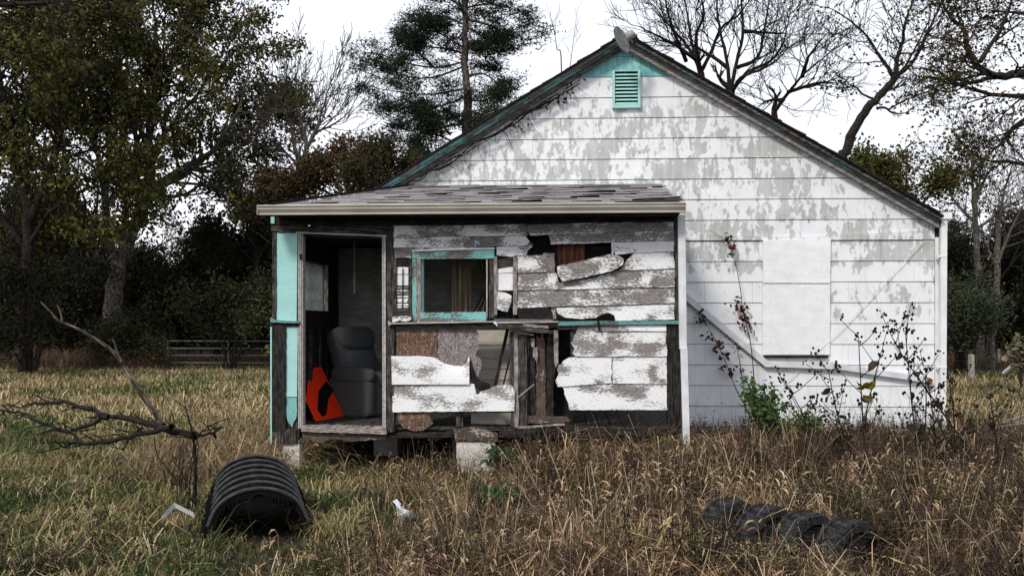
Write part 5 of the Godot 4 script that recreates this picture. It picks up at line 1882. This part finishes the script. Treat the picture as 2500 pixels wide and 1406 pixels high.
func make_wood() -> void:
	# trees of the wood behind: three of a kind, set out as copies
	var kinds := []
	for k in 3:
		var t := thing("wood_tree", "", "tree", Vector3.ZERO)
		start(0.22, 0.04, 3, 3, 1.05, 0.014)
		var g := geo()
		var h := 5.0 + k
		var p := PackedVector3Array([Vector3(0, -0.2, 0), Vector3(0.1, h * 0.35, 0), Vector3(-0.1, h * 0.7, 0.1), Vector3(0.1, h, 0)])
		g.tube(p, PackedFloat32Array([0.24, 0.2, 0.17, 0.13]), 8)
		for j in 15:
			var a := j * 2.4
			var y := lerpf(1.2, h, j / 14.0)
			bough(g, Vector3(0.05, y, 0), Vector3(cos(a), 0.35 + 0.5 * j / 14.0, sin(a)).normalized(), lerpf(2.0, 2.3, rng.randf()), 0.08, 1)
		part("trunk", g, M.bark, t)
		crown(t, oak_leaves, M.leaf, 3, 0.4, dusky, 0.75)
		kinds.append(t)
	var first := [true, true, true]
	var spots := []
	for k in 15: spots.append([-120 + k * 58 + rng.randf_range(-18, 18), 43 + (k % 3) * 4.0 + rng.randf_range(-1.5, 1.5), 0])
	for k in 9: spots.append([-260 + k * 125 + rng.randf_range(-18, 18), 58 + rng.randf_range(-2, 3), 0])
	for k in 10: spots.append([2270 + k * 52 + rng.randf_range(-14, 14), 38 + (k % 3) * 4.0 + rng.randf_range(-1, 1), 1])
	var texts := ["dark leafy tree standing in the shaded wood behind the left field", "dark leafy tree standing in the shaded wood right of the house"]
	for k in spots.size():
		var s: Array = spots[k]
		var at := on(s[0], 900, s[1])
		at.y = 0
		var size := rng.randf_range(0.85, 1.15) * (0.70 if s[2] == 1 else 0.64)
		var o: Node3D = kinds[k % 3]
		var grp: String = ["trees of the wood behind the left field", "trees of the wood right of the house"][s[2]]
		if first[k % 3]:
			first[k % 3] = false
			o.position = at
			o.rotation.y = rng.randf() * TAU
			o.scale = Vector3.ONE * size
			tag(o, texts[s[2]], "tree", grp)
		else:
			copy(o, "wood_tree", at, rng.randf() * TAU, size, texts[s[2]], "tree", grp)
	# undergrowth of the wood
	for side in 2:
		var where := []
		var tint := []
		var n := 18500 if side == 0 else 9800
		for k in n:
			var d := rng.randf_range(36.5, 50.0)
			var px := rng.randf_range(-450, 1250) if side == 0 else rng.randf_range(1950, 2950)
			var hh := (5.0 if side == 0 else 4.0) + 1.2 * sin(px * 0.013 + side) + 1.0 * sin(px * 0.041)
			if px < 160.0 and side == 0: hh += 2.2
			if d < 39: hh *= 0.45
			var at := on(px, 800, d)
			at.y = maxf(0.0, hh) * pow(rng.randf(), 0.8)
			if side == 0 and px > 380 and px < 780 and d < 38: continue
			where.append(Transform3D(Basis.from_euler(Vector3(rng.randf(), rng.randf() * TAU, 0)).scaled(Vector3.ONE * rng.randf_range(0.9, 1.7)), at))
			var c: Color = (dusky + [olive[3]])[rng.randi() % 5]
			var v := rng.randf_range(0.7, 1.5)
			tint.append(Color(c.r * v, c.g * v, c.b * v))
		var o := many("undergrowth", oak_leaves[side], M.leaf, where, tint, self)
		tag(o, ["tangled dark undergrowth along the wood behind the left field", "tangled dark undergrowth along the wood right of the house"][side], "undergrowth")
	# the near greenery: pale green bush by the gate and low shrub right of the house
	var bushes := [["pale green bush overhanging the tube gate beside the porch", 560, 33.0, 690, 860, 180, [Color(0.055, 0.062, 0.028), Color(0.07, 0.075, 0.035), Color(0.035, 0.042, 0.02)]], ["grey green bush in front of the wood right of the house", 2345, 31.0, 780, 870, 40, [Color(0.05, 0.065, 0.035), Color(0.04, 0.05, 0.028)]], ["dark tall bush before the far left tree trunk", 70, 30.0, 640, 890, 150, dusky], ["low dark bush left of the gate post under the oak", 330, 34.0, 820, 900, 90, [Color(0.03, 0.04, 0.02), Color(0.045, 0.04, 0.02)]]]
	for b in bushes:
		var at := on(b[1], 900, b[2])
		at.y = 0
		var t := thing("bush", b[0], "bush", at)
		start(0.3, 0.02, 3, 3, 1.1, 0.006)
		var g := geo()
		for k in 14:
			var p := on(b[1] + rng.randf_range(-1, 1) * b[5] * 0.5, lerpf(b[3], b[4], rng.randf()), b[2] + rng.randf_range(-0.7, 0.7))
			var path := PackedVector3Array([at + Vector3(rng.randf_range(-0.3, 0.3), 0, 0), at.lerp(p, 0.6) + Vector3(0, 0.3, 0), p])
			g.tube(path, PackedFloat32Array([0.03, 0.02, 0.012]), 5)
			bough(g, p, Vector3(rng.randf_range(-1, 1), 0.3, rng.randf_range(-0.6, 0.6)).normalized(), 0.8, 0.012, 1)
		part("stem", g, M.bark, t)
		crown(t, small_leaves, M.leaf, 2, 0.2, b[6], 0.8)


# ---------------------------------------------------------------- plants and grass

func leaves_at(g: Geo, at: Vector3, n: int, spreadr: float, size: float, tints: Array, droop := 0.3) -> void:
	for k in n:
		var c: Color = tints[rng.randi() % tints.size()]
		var v := rng.randf_range(0.7, 1.3)
		g.col = Color(c.r * v, c.g * v, c.b * v)
		var d := Vector3(rng.randf_range(-1, 1), rng.randf_range(-1, 1) - droop, rng.randf_range(-0.4, 1)).normalized()
		var s := d.cross(Vector3(rng.randf_range(-1, 1), rng.randf_range(-1, 1), rng.randf_range(-1, 1))).normalized()
		var l := size * rng.randf_range(0.7, 1.3)
		g.blade(at + Vector3(rng.randfn(), rng.randfn(), rng.randfn() * 0.5) * spreadr, d, s, l, l * 0.6)


func make_plants() -> void:
	var g: Geo
	var t: Node3D
	var red := [Color(0.09, 0.025, 0.018), Color(0.05, 0.02, 0.015), Color(0.13, 0.035, 0.025), Color(0.035, 0.025, 0.012)]
	var vines := [["vine with dark red leaves climbing beside the boarded window", [1848, 1010, 1840, 900, 1832, 830, 1815, 760, 1810, 715, 1800, 660, 1788, 615, 1770, 585, 1735, 563], [[1790, 600, 16, 10], [1775, 580, 10, 9], [1783, 622, 8, 8], [1795, 735, 10, 14], [1812, 745, 14, 14], [1822, 770, 14, 12], [1838, 800, 9, 10], [1818, 800, 6, 8]]],
		["vine with brown red leaves under the slanting drainpipe", [1862, 1080, 1830, 1010, 1798, 950, 1775, 890, 1752, 840, 1730, 800, 1704, 752], [[1712, 775, 12, 9], [1735, 820, 14, 10], [1752, 842, 14, 10], [1768, 868, 12, 9], [1768, 905, 10, 12], [1785, 912, 12, 12]]],
		["thin bare vine strand left of the green shrub", [1822, 1010, 1815, 940, 1806, 880, 1799, 845], [[1798, 850, 4, 6], [1806, 900, 3, 6], [1776, 822, 3, 6]]]]
	for v in vines:
		t = thing("wall_vine", v[0], "vine", on(v[1][0], v[1][1], 12.9))
		g = geo()
		var p := way(v[1], 12.75, 12.95)
		g.tube(p, taper(p, 0.007, 0.003, 0.2), 5)
		part("stem", g, M.dead_wood, t)
		g = geo()
		for b in v[2]:
			leaves_at(g, on(b[0], b[1], 12.9), b[2], b[3] * 0.0032, 0.062, red, 0.5)
		part("leaves", g, M.leaf, t)
	# dead vine along the left rake
	t = thing("rake_vine", "dead vine tangled along the underside of the left roof slope", "vine", on(1150, 390, 12.85))
	g = geo()
	for k in 16:
		var s0 := rng.randf() * 0.75
		var s1 := minf(s0 + rng.randf_range(0.15, 0.45), 1.0)
		var px := []
		for j in 5:
			var s := lerpf(s0, s1, j / 4.0)
			px.append(lerpf(985, 1420, s) + rng.randf_range(-5, 5))
			px.append(lerpf(462, 196, s) - 1 + rng.randf_range(-7, 9))
		var p := way(px, 12.86, 12.84)
		g.tube(p, taper(p, 0.009, 0.004, 0.3), 4)
	for k in 26:
		var s := rng.randf_range(0.1, 1.0)
		var x := lerpf(985, 1420, s)
		var y := lerpf(466, 202, s)
		var p := way([x, y, x + rng.randf_range(0, 16), y + rng.randf_range(6, 22), x + rng.randf_range(4, 36), y + rng.randf_range(14, 52)], 12.88, 12.95)
		g.tube(p, taper(p, 0.004, 0.002, 0.2), 3)
	part("stem", g, M.dead_wood, t)
	g = geo()
	for b in [[1385, 228, 10, 9], [1360, 242, 12, 9], [1330, 255, 8, 8], [1370, 245, 6, 10], [1293, 300, 2, 4], [1292, 282, 4, 7], [1265, 315, 4, 6], [1395, 205, 4, 6], [1422, 192, 3, 5], [1583, 146, 3, 5], [1140, 350, 2, 6]]:
		leaves_at(g, on(b[0], b[1], 12.92), b[2], b[3] * 0.0035, 0.055, red, 0.4)
	part("leaves", g, M.leaf, t)
	# green shrub by the wall
	var at := on(1880, 1130, 11.6)
	at.y = 0
	t = thing("green_shrub", "bushy green shrub against the white wall", "shrub", at)
	g = geo()
	var gl := geo()
	var greens := [Color(0.07, 0.115, 0.035), Color(0.05, 0.09, 0.03), Color(0.09, 0.14, 0.045), Color(0.035, 0.06, 0.022)]
	for k in 46:
		var x := 1885 + rng.randfn() * 45
		var y := rng.randf_range(960, 1100) + absf(x - 1870) * 0.35
		if k < 12:
			x = 1850 + rng.randf_range(-30, 45); y = rng.randf_range(922, 1000)
		elif k < 24:
			x = rng.randf_range(1930, 2005); y = rng.randf_range(1000, 1045)
		var p := way([1878 + rng.randf_range(-10, 10), 1150, lerpf(1878, x, 0.5), lerpf(1110, y, 0.6), x, y], 11.6, 11.6 + rng.randf_range(-0.3, 0.3))
		g.tube(p, taper(p, 0.009, 0.003, 0.1), 4)
		for j in range(4, p.size()):
			leaves_at(gl, p[j], 9, 0.05, 0.06, greens, 0.1)
	part("stem", g, M.dead_wood, t)
	part("foliage", gl, M.leaf, t)
	# broad leaved weeds near the pier
	for b in [["lobed green weed right of the white pier block", 1222, 1140, 10.2, 1090, 9, 18], ["dark green weed low in front of the pier block", 1228, 1330, 8.0, 1190, 16, 22]]:
		at = on(b[1], b[2], b[3])
		at.y = 0
		t = thing("broad_weed", b[0], "weed", at)
		g = geo()
		gl = geo()
		for k in int(b[5]):
			var x: float = b[1] + rng.randfn() * b[6]
			var y := rng.randf_range(b[4], b[2] - 20)
			var p := way([b[1], b[2] + 10, lerpf(b[1], x, 0.5), lerpf(b[2], y, 0.7), x, y], b[3], b[3] + rng.randf_range(-0.1, 0.1))
			g.tube(p, taper(p, 0.006, 0.003), 4)
			leaves_at(gl, p[p.size() - 1], 6, 0.03, 0.085, [Color(0.05, 0.085, 0.04), Color(0.07, 0.11, 0.05), Color(0.035, 0.06, 0.03)], 0.0)
		part("stem", g, M.dead_wood, t)
		part("foliage", gl, M.leaf, t)
	# tall dark seed stalks on the right
	var stalks := [["tall seed stalk with clustered heads before the window board's right edge", [2125, 1270, 2112, 1100, 2104, 960, 2097, 820], 9.6], ["straight dark seed stalk with a yellow leaf", [2110, 1260, 2112, 1120, 2118, 1000, 2150, 870], 9.4], ["long seed stalk leaning left across the house corner", [2405, 1160, 2340, 1060, 2270, 960, 2200, 860, 2165, 792], 9.9], ["seed stalk fanning right of the green shrub", [2012, 1200, 1990, 1120, 1965, 1020, 1928, 952], 10.0],
		["seed stalk left of the tallest one", [2120, 1230, 2080, 1110, 2045, 1010, 2025, 910], 9.8], ["seed stalk with drooping leaves near the drainpipe end", [2225, 1230, 2238, 1100, 2225, 960, 2212, 812], 9.7], ["dark stalk at the right house corner", [2300, 1240, 2290, 1120, 2280, 1020, 2268, 932], 9.9], ["dark seed stalk standing alone before the right field", [2445, 1330, 2440, 1160, 2432, 1060, 2418, 965], 9.0],
		["short seed stalk between shrub and tall stalks", [2070, 1200, 2060, 1120, 2050, 1060, 2040, 1010], 9.9], ["seed stalk in front of the downspout foot", [2350, 1260, 2335, 1140, 2330, 1010, 2316, 910], 9.6], ["bare dark stalk low right before the planks", [2380, 1330, 2350, 1200, 2320, 1100, 2290, 1020], 8.8], ["seed stalk between the drainpipe end and house corner", [2250, 1240, 2256, 1120, 2262, 1010, 2262, 900], 9.8]]
	for s in stalks:
		at = on(s[1][0], s[1][1], s[2])
		t = thing("seed_stalk", s[0], "weed", Vector3(at.x, 0, at.z), "dark seed stalks at the right of the house")
		g = geo()
		gl = geo()
		var heads := geo()
		var p := way(s[1], s[2], s[2] + rng.randf_range(-0.1, 0.1))
		p[0].y = 0
		g.tube(p, taper(p, 0.011, 0.004, 0.1), 5)
		var ends := [p[p.size() - 1]]
		for k in range(5, p.size()):
			if rng.randf() < 0.75:
				var d := Vector3(rng.randf_range(-1, 1), rng.randf_range(0.4, 1.1), rng.randf_range(-0.6, 0.6)).normalized()
				var q := PackedVector3Array([p[k], p[k] + d * 0.1, p[k] + d * rng.randf_range(0.16, 0.3) + Vector3(0, 0.03, 0)])
				g.tube(q, PackedFloat32Array([0.005, 0.004, 0.003]), 4)
				ends.append(q[2])
				if rng.randf() < 0.5: ends.append(q[1] + Vector3(rng.randf_range(-0.05, 0.05), 0.03, 0))
		for e in ends:
			for k in 3 + rng.randi() % 4:
				var c := rng.randf_range(0.5, 1.2)
				heads.col = Color(0.022 * c, 0.017 * c, 0.014 * c)
				heads.cushion_small(e + Vector3(rng.randfn(), rng.randfn(), rng.randfn()) * 0.022, rng.randf_range(0.009, 0.017))
		for k in 5:
			leaves_at(gl, p[rng.randi_range(4, p.size() - 2)], 1, 0.02, 0.11, [Color(0.02, 0.018, 0.014), Color(0.035, 0.026, 0.018)], 0.8)
		if s[0].contains("yellow"):
			leaves_at(gl, on(2118, 940, s[2]), 4, 0.03, 0.12, [Color(0.16, 0.12, 0.02)], 0.2)
			leaves_at(gl, on(2128, 975, s[2]), 3, 0.02, 0.09, [Color(0.10, 0.085, 0.02)], 0.2)
		part("stem", g, M.dead_wood, t)
		stuff(part("seed_heads", heads, M.weed, t))
		part("leaves", gl, M.leaf, t)
	# a pale feathery weed at the right edge
	at = on(2490, 900, 20)
	at.y = 0
	t = thing("feathery_weed", "pale feathery weed by the slanting pole at the right edge", "weed", at)
	g = geo()
	gl = geo()
	for k in 14:
		var x := rng.randf_range(2440, 2520)
		var y := rng.randf_range(820, 880)
		var p := way([2495, 950, lerpf(2495, x, 0.6), lerpf(920, y, 0.7), x, y], 20, 20.3)
		g.tube(p, taper(p, 0.008, 0.003), 4)
		for j in range(3, p.size()):
			leaves_at(gl, p[j], 3, 0.05, 0.12, [Color(0.16, 0.14, 0.09), Color(0.1, 0.095, 0.06)], 0.2)
	part("stem", g, M.dead_wood, t)
	part("foliage", gl, M.leaf, t)
	# yellow sprig at the porch corner
	t = thing("yellow_sprig", "yellow leaved sprig poking out beside the porch corner", "weed", on(655, 900, 11.2))
	gl = geo()
	leaves_at(gl, on(652, 853, 11.2), 12, 0.03, 0.06, [Color(0.2, 0.17, 0.03), Color(0.13, 0.12, 0.03)], 0.0)
	g = geo()
	var yp := way([668, 1130, 664, 1000, 656, 900, 652, 850], 11.2, 11.2)
	g.tube(yp, taper(yp, 0.006, 0.003), 4)
	part("stem", g, M.dead_wood, t)
	part("foliage", gl, M.leaf, t)


func tuft(sd: int, n: int, rad: float, h0: float, h1: float, width: float, lean: float, heads := 0.0) -> ArrayMesh:
	var r := RandomNumberGenerator.new()
	r.seed = sd
	var g := Geo.new()
	for k in n:
		var a := r.randf() * TAU
		var base := Vector3(cos(a), 0, sin(a)) * rad * sqrt(r.randf())
		var h := r.randf_range(h0, h1)
		var yaw := r.randf() * TAU
		var out := Vector3(cos(yaw), 0, sin(yaw))
		var side := Vector3(-sin(yaw + r.randf_range(-0.8, 0.8)), 0, cos(yaw))
		var ln := lean * r.randf_range(0.2, 1.3) * h
		var v := r.randf_range(0.10, 0.40) if r.randf() < 0.42 else r.randf_range(0.75, 1.65)  # dark and bright blades stand in for shaded gaps and highlights
		var hue := r.randf_range(-0.12, 0.12)
		g.col = Color(v * (1.0 + hue), v, v * (1.0 - hue))
		var prev := base
		var pw := width * r.randf_range(0.6, 1.2)
		var pts := [base, base + Vector3(0, h * 0.45, 0) + out * ln * 0.2, base + Vector3(0, h * 0.82, 0) + out * ln * 0.6, base + Vector3(0, h * (1.0 - 0.34 * lean * r.randf_range(0.3, 1.4)), 0) + out.rotated(Vector3.UP, r.randf_range(-0.7, 0.7)) * ln * 1.2]
		var ws := [pw, pw * 0.85, pw * 0.55, pw * 0.1]
		for j in 3:
			var s0: Vector3 = side * ws[j] * 0.5
			var s1: Vector3 = side * ws[j + 1] * 0.5
			g.quad(pts[j] - s0, pts[j] + s0, pts[j + 1] + s1, pts[j + 1] - s1)
		if r.randf() < heads * 0.55:
			var hl := r.randf_range(0.045, 0.085)
			var d: Vector3 = (pts[3] - pts[2]).normalized()
			d = (d + Vector3(0, -0.5, 0) + out * 0.5).normalized()
			g.col = Color(v * 1.05, v * 0.9, v * 0.78)
			for q in 3:
				var sd2 := d.cross(Vector3(cos(q * 2.1), 0.3, sin(q * 2.1))).normalized()
				g.leaf(pts[3] - d * 0.01, d, sd2, hl, 0.011)
	return g.mesh()


func foxtail(sd: int) -> ArrayMesh:
	# a few stems that nod under fuzzy seed heads
	var r := RandomNumberGenerator.new()
	r.seed = sd
	var g := Geo.new()
	for k in 4:
		var a := r.randf() * TAU
		var out := Vector3(cos(a), 0, sin(a))
		var h := r.randf_range(0.3, 0.55)
		var p := PackedVector3Array([out * 0.05, out * 0.07 + Vector3(0, h * 0.55, 0), out * 0.13 + Vector3(0, h * 0.95, 0), out * 0.165 + Vector3(0, h * 1.0, 0), out * 0.20 + Vector3(0, h * 0.97, 0), out * 0.225 + Vector3(0, h * 0.90, 0)])
		g.col = Color(0.7, 0.7, 0.6)
		g.tube(p.slice(0, 4), PackedFloat32Array([0.0025, 0.002, 0.0018, 0.0016]), 3)
		var v := r.randf_range(0.8, 1.25)
		g.col = Color(v, v * 0.95, v * 0.9)
		g.tube(p.slice(3, 6), PackedFloat32Array([0.003, 0.0085, 0.002]), 6)
	return g.mesh()


func weedlet(sd: int) -> ArrayMesh:
	# a branching dry weed with small curled leaves
	var r := RandomNumberGenerator.new()
	r.seed = sd
	var g := Geo.new()
	for k in 5:
		var a := r.randf() * TAU
		var top := Vector3(cos(a) * r.randf_range(0.03, 0.14), r.randf_range(0.28, 0.55), sin(a) * r.randf_range(0.03, 0.14))
		g.col = Color(0.45, 0.42, 0.42)
		g.tube(PackedVector3Array([Vector3(cos(a), 0, sin(a)) * 0.03, top * 0.55, top]), PackedFloat32Array([0.004, 0.003, 0.0015]), 3)
		for j in 13:
			var t := r.randf_range(0.25, 1.05)
			var d := Vector3(r.randf_range(-1, 1), r.randf_range(-0.7, 0.7), r.randf_range(-1, 1)).normalized()
			var s := d.cross(Vector3(r.randf_range(-1, 1), r.randf_range(-1, 1), r.randf_range(-1, 1))).normalized()
			var v := r.randf_range(0.55, 1.4)
			g.col = Color(v, v * r.randf_range(0.85, 1.1), v * 0.9)
			g.leaf(top * t + d * 0.012, d, s, r.randf_range(0.018, 0.04), 0.013)
	return g.mesh()


func covered(x: float, z: float) -> bool:
	# places where nothing grows
	if z < -13.02 and z > -21.6 and x > -3.35 and x < 4.8: return true
	if z < -10.95 and z > -13.1 and x > -3.2 and x < 1.2: return true
	# on the sunken chamber
	if Geometry2D.get_closest_point_to_segment(Vector2(x, z), Vector2(1.15, -7.75), Vector2(2.06, -6.8)).distance_to(Vector2(x, z)) < 0.27: return true
	return false


func hush(x: float, z: float) -> float:
	# shorter growth in front of things that show above it
	var p := Vector2(x, z)
	var d := Geometry2D.get_closest_point_to_segment(p, Vector2(1.05, -7.2), Vector2(1.9, -6.4)).distance_to(p)
	var r := lerpf(0.2, 1.0, smoothstep(0.2, 0.75, d))
	for q in [Vector2(-2.05, -6.8), Vector2(-2.2, -7.2), Vector2(-1.37, -8.0), Vector2(-1.32, -7.7), Vector2(-3.15, -7.8), Vector2(-3.02, -7.5), Vector2(-0.85, -7.2)]:
		r = minf(r, smoothstep(0.12, 0.5, q.distance_to(p)))
	return lerpf(0.32, 1.0, r)


func sow(called: String, meshes: Array, m: Material, n: int, x0: float, x1: float, z0: float, z1: float, rule: Callable, label: String) -> void:
	var where := []
	var tint := []
	for k in meshes.size():
		where.append([])
		tint.append([])
	for k in n:
		var x := rng.randf_range(x0, x1)
		var z := rng.randf_range(z0, z1)
		if covered(x, z): continue
		# outside the field of view with some margin
		var vx := Vector3(x, 0, z).rotated(Vector3.UP, -YAW)
		if absf(vx.x) > -vx.z * 0.60 + 1.7: continue
		var got = rule.call(x, z)
		if got == null: continue
		var w := rng.randi() % meshes.size()
		var s: float = got[1] * (hush(x, z) if z > -9.0 else 1.0)
		where[w].append(Transform3D(Basis.from_euler(Vector3(rng.randf_range(-0.15, 0.15), rng.randf() * TAU, rng.randf_range(-0.15, 0.15))).scaled(Vector3(s * rng.randf_range(0.8, 1.2), s * rng.randf_range(0.75, 1.25), s * rng.randf_range(0.8, 1.2))), Vector3(x, -0.02, z)))
		var c: Color = got[0]
		var v := rng.randf_range(0.75, 1.25)
		tint[w].append(Color(c.r * v, c.g * v, c.b * v))
	for w in meshes.size():
		if where[w].size() == 0: continue
		var o := many(called, meshes[w], m, where[w], tint[w], self)
		tag(o, label, "grass")


func make_grass() -> void:
	var patch := FastNoiseLite.new()
	patch.seed = 8
	patch.frequency = 0.45
	patch.fractal_octaves = 3
	var patch2 := FastNoiseLite.new()
	patch2.seed = 18
	patch2.frequency = 1.1
	var straw := Color(0.52, 0.395, 0.23)
	var pink := Color(0.52, 0.35, 0.25)
	var rust := Color(0.20, 0.108, 0.06)
	var brown := Color(0.095, 0.064, 0.041)
	var dark := Color(0.030, 0.022, 0.017)  # dark weeds, and the under layer that stands in for shaded gaps
	var green := Color(0.064, 0.098, 0.027)
	var tanf := Color(0.285, 0.245, 0.105)
	# how far into the tall dry growth a place is: 0 on the mown left, 1 in front of the house
	var tall := func(x: float, z: float) -> float:
		var edge := -1.95 + 0.06 * (z + 10.0) + 0.4 * patch.get_noise_2d(x * 0.7, z * 0.7)
		return smoothstep(edge - 0.4, edge + 0.9, x)
	# close to the porch the growth is low enough to show its piers
	var low := func(x: float, z: float) -> float:
		var pier := smoothstep(0.5, 0.15, absf(x + 0.92)) * smoothstep(-7.8, -9.0, z)
		var door := smoothstep(-1.5, -2.0, x) * smoothstep(-7.4, -8.8, z)
		return lerpf(1.0 - 0.22 * smoothstep(0.3, -0.5, x), 0.42, maxf(pier, door))
	var turf := [tuft(1, 30, 0.16, 0.05, 0.14, 0.009, 1.1), tuft(2, 30, 0.16, 0.04, 0.17, 0.009, 1.2), tuft(12, 24, 0.17, 0.05, 0.2, 0.008, 1.3)]
	var mid := [tuft(3, 22, 0.18, 0.12, 0.34, 0.009, 1.2, 0.15), tuft(4, 22, 0.18, 0.10, 0.30, 0.009, 1.35, 0.1), tuft(14, 18, 0.2, 0.10, 0.36, 0.008, 1.1, 0.2)]
	var high := [tuft(5, 18, 0.17, 0.22, 0.52, 0.008, 1.0, 0.4), tuft(6, 17, 0.17, 0.20, 0.46, 0.009, 1.3, 0.5), tuft(15, 15, 0.2, 0.25, 0.5, 0.008, 1.45, 0.4)]
	var stems := [tuft(7, 3, 0.2, 0.4, 0.85, 0.005, 0.6, 0.7), tuft(9, 3, 0.2, 0.45, 0.8, 0.005, 1.1, 0.6)]
	var weeds := [weedlet(1), weedlet(2), weedlet(3)]
	var far := [tuft(8, 30, 0.45, 0.08, 0.24, 0.022, 0.9), tuft(10, 30, 0.45, 0.06, 0.20, 0.022, 1.1)]
	var near_arch := func(x: float, z: float) -> bool:
		# the arch lies on trodden turf
		var cx := lerpf(-2.36, -2.94, (-z - 7.45) / 1.75)
		return absf(x - cx) < 0.8 and z > -9.5 and z < -6.7
	sow("short_grass", turf, M.grass, 12000, -10.5, 10.5, -14.5, -5.6, func(x: float, z: float):
		var t: float = tall.call(x, z)
		if rng.randf() < t * 0.7 and not near_arch.call(x, z): return null
		if absf(x - lerpf(-2.36, -2.94, (-z - 7.45) / 1.75)) < 0.40 and z > -9.3 and z < -7.40: return null
		var p := patch.get_noise_2d(x, z) + 0.3 * patch2.get_noise_2d(x, z)
		var c := green.lerp(tanf, smoothstep(-0.14, 0.26, p))
		if rng.randf() < 0.22: c = straw
		if rng.randf() < 0.12: c = dark
		return [c, rng.randf_range(0.8, 1.3)], "short green and straw coloured grass in the left foreground")
	sow("rough_grass", mid, M.grass, 9600, -10.5, 10.5, -14.5, -5.6, func(x: float, z: float):
		var t: float = tall.call(x, z)
		if near_arch.call(x, z): return null
		var p := patch.get_noise_2d(x + 40.0, z)
		if rng.randf() > 0.22 + 0.5 * t + 1.2 * p: return null
		var c := tanf.lerp(straw, rng.randf())
		if rng.randf() < 0.3: c = brown
		if rng.randf() < 0.25: c = rust
		if rng.randf() < 0.16: c = dark
		if rng.randf() < 0.22 - 0.15 * t: c = green
		return [c, rng.randf_range(0.75, 1.2) * lerpf(1.0, low.call(x, z), 0.6)], "rough tan grass spread through the whole yard")
	sow("tall_dry_grass", high, M.grass, 10500, -3.2, 10.5, -13.0, -5.6, func(x: float, z: float):
		var t: float = tall.call(x, z)
		if rng.randf() > t or near_arch.call(x, z): return null
		var p := patch.get_noise_2d(x - 30.0, z) + 0.45 * patch2.get_noise_2d(x, z)
		var c := straw.lerp(pink, rng.randf())
		var q := rng.randf()
		if p < -0.02: c = dark if q < 0.5 else (brown if q < 0.85 else c)
		elif q < 0.22: c = brown
		elif q < 0.36: c = dark
		elif q < 0.62: c = rust
		if x > 1.8 and rng.randf() < 0.45: c = dark.lerp(brown, rng.randf())
		if z < -10.2 and x < 1.3 and rng.randf() < 0.7: c = dark.lerp(brown, rng.randf())
		if p > 0.3 and rng.randf() < 0.4: c = tanf
		if z < -12.2: return [c, rng.randf_range(0.7, 1.05)]
		if z < -9.4 and z > -11.4 and x > -0.5: return [c, rng.randf_range(0.85, 1.35)]
		return [c, rng.randf_range(0.6, 1.0) * lerpf(0.85, 1.0, t) * low.call(x, z)], "tall dry brown and straw grass in front of the house")
	sow("seed_grass", stems, M.grass, 2900, -4.5, 10.5, -12.5, -5.8, func(x: float, z: float):
		var t: float = tall.call(x, z)
		if rng.randf() > t * 0.9 + 0.04 or near_arch.call(x, z): return null
		return [straw.lerp(Color(0.40, 0.33, 0.24), rng.randf()), rng.randf_range(0.55, 1.0) * lerpf(1.0, low.call(x, z), 0.5)], "thin arching seed grass stems in front of the porch")
	sow("dry_weeds", weeds, M.weed, 5600, -3.0, 10.5, -12.9, -5.8, func(x: float, z: float):
		var t: float = tall.call(x, z)
		if rng.randf() > t or near_arch.call(x, z): return null
		var p := patch.get_noise_2d(x - 70.0, z + 20.0)
		if rng.randf() > 0.42 + 1.2 * p + 0.35 * smoothstep(1.5, 4.0, x): return null
		var c := brown
		var q := rng.randf()
		if q < 0.55: c = dark
		elif q < 0.63: c = pink
		elif q < 0.70: c = Color(0.16, 0.13, 0.03)
		elif q < 0.78: c = green
		return [c, rng.randf_range(0.7, 1.15) * lerpf(1.0, low.call(x, z), 0.8)], "tangled dark dry weeds in front of the gable wall")
	sow("dark_weed_stems", [tuft(21, 4, 0.2, 0.4, 0.9, 0.007, 0.5), tuft(22, 4, 0.2, 0.35, 0.8, 0.007, 0.9)], M.weed, 3000, -2.2, 8.0, -12.4, -5.8, func(x: float, z: float):
		if rng.randf() > 0.2 + 0.35 * smoothstep(-9.0, -10.0, z) + 0.8 * smoothstep(1.4, 3.0, x) or near_arch.call(x, z): return null
		return [dark.lerp(Color(0.05, 0.035, 0.027), rng.randf()), rng.randf_range(0.6, 1.0 + 0.3 * smoothstep(2.0, 3.5, x)) * lerpf(1.0, low.call(x, z), 0.8)], "thin dark weed stems standing among the dry grass")
	sow("foxtail_grass", [foxtail(1), foxtail(2)], M.grass, 650, -2.6, 8.0, -11.5, -5.8, func(x: float, z: float):
		var t: float = tall.call(x, z)
		if rng.randf() > t or near_arch.call(x, z): return null
		return [pink.lerp(straw, rng.randf()), rng.randf_range(0.6, 0.95) * lerpf(1.0, low.call(x, z), 0.6)], "foxtail grass with nodding pinkish seed heads before the house")
	sow("field_grass", far, M.grass, 17000, -28.0, 26.0, -38.0, -13.8, func(x: float, z: float):
		var p := patch.get_noise_2d(x * 0.35, z * 0.35)
		var c := tanf.lerp(straw, 0.35 + 0.65 * rng.randf())
		if p > 0.16 and rng.randf() < 0.7: c = Color(0.075, 0.125, 0.03)
		elif rng.randf() < 0.08: c = green
		if z < -32.0: c = c.lerp(brown, 0.6 * rng.randf())
		return [c, rng.randf_range(0.7, 1.2)], "straw coloured field grass reaching back to the wood")
	sow("edge_weeds", high, M.grass, 2600, -26.0, 18.0, -37.0, -33.0, func(x: float, z: float):
		if x > -14.0 and x < -8.0 and z > -35.5: return null
		return [brown.lerp(pink, 0.3 * rng.randf()), rng.randf_range(1.2, 2.0)], "brown rank weeds along the edge of the wood")
	sow("corner_weeds", high, M.grass, 700, -4.6, -3.1, -13.5, -9.8, func(x: float, z: float):
		return [straw.lerp(brown, rng.randf()), rng.randf_range(0.7, 1.15)], "tan rank grass beside the porch corner")
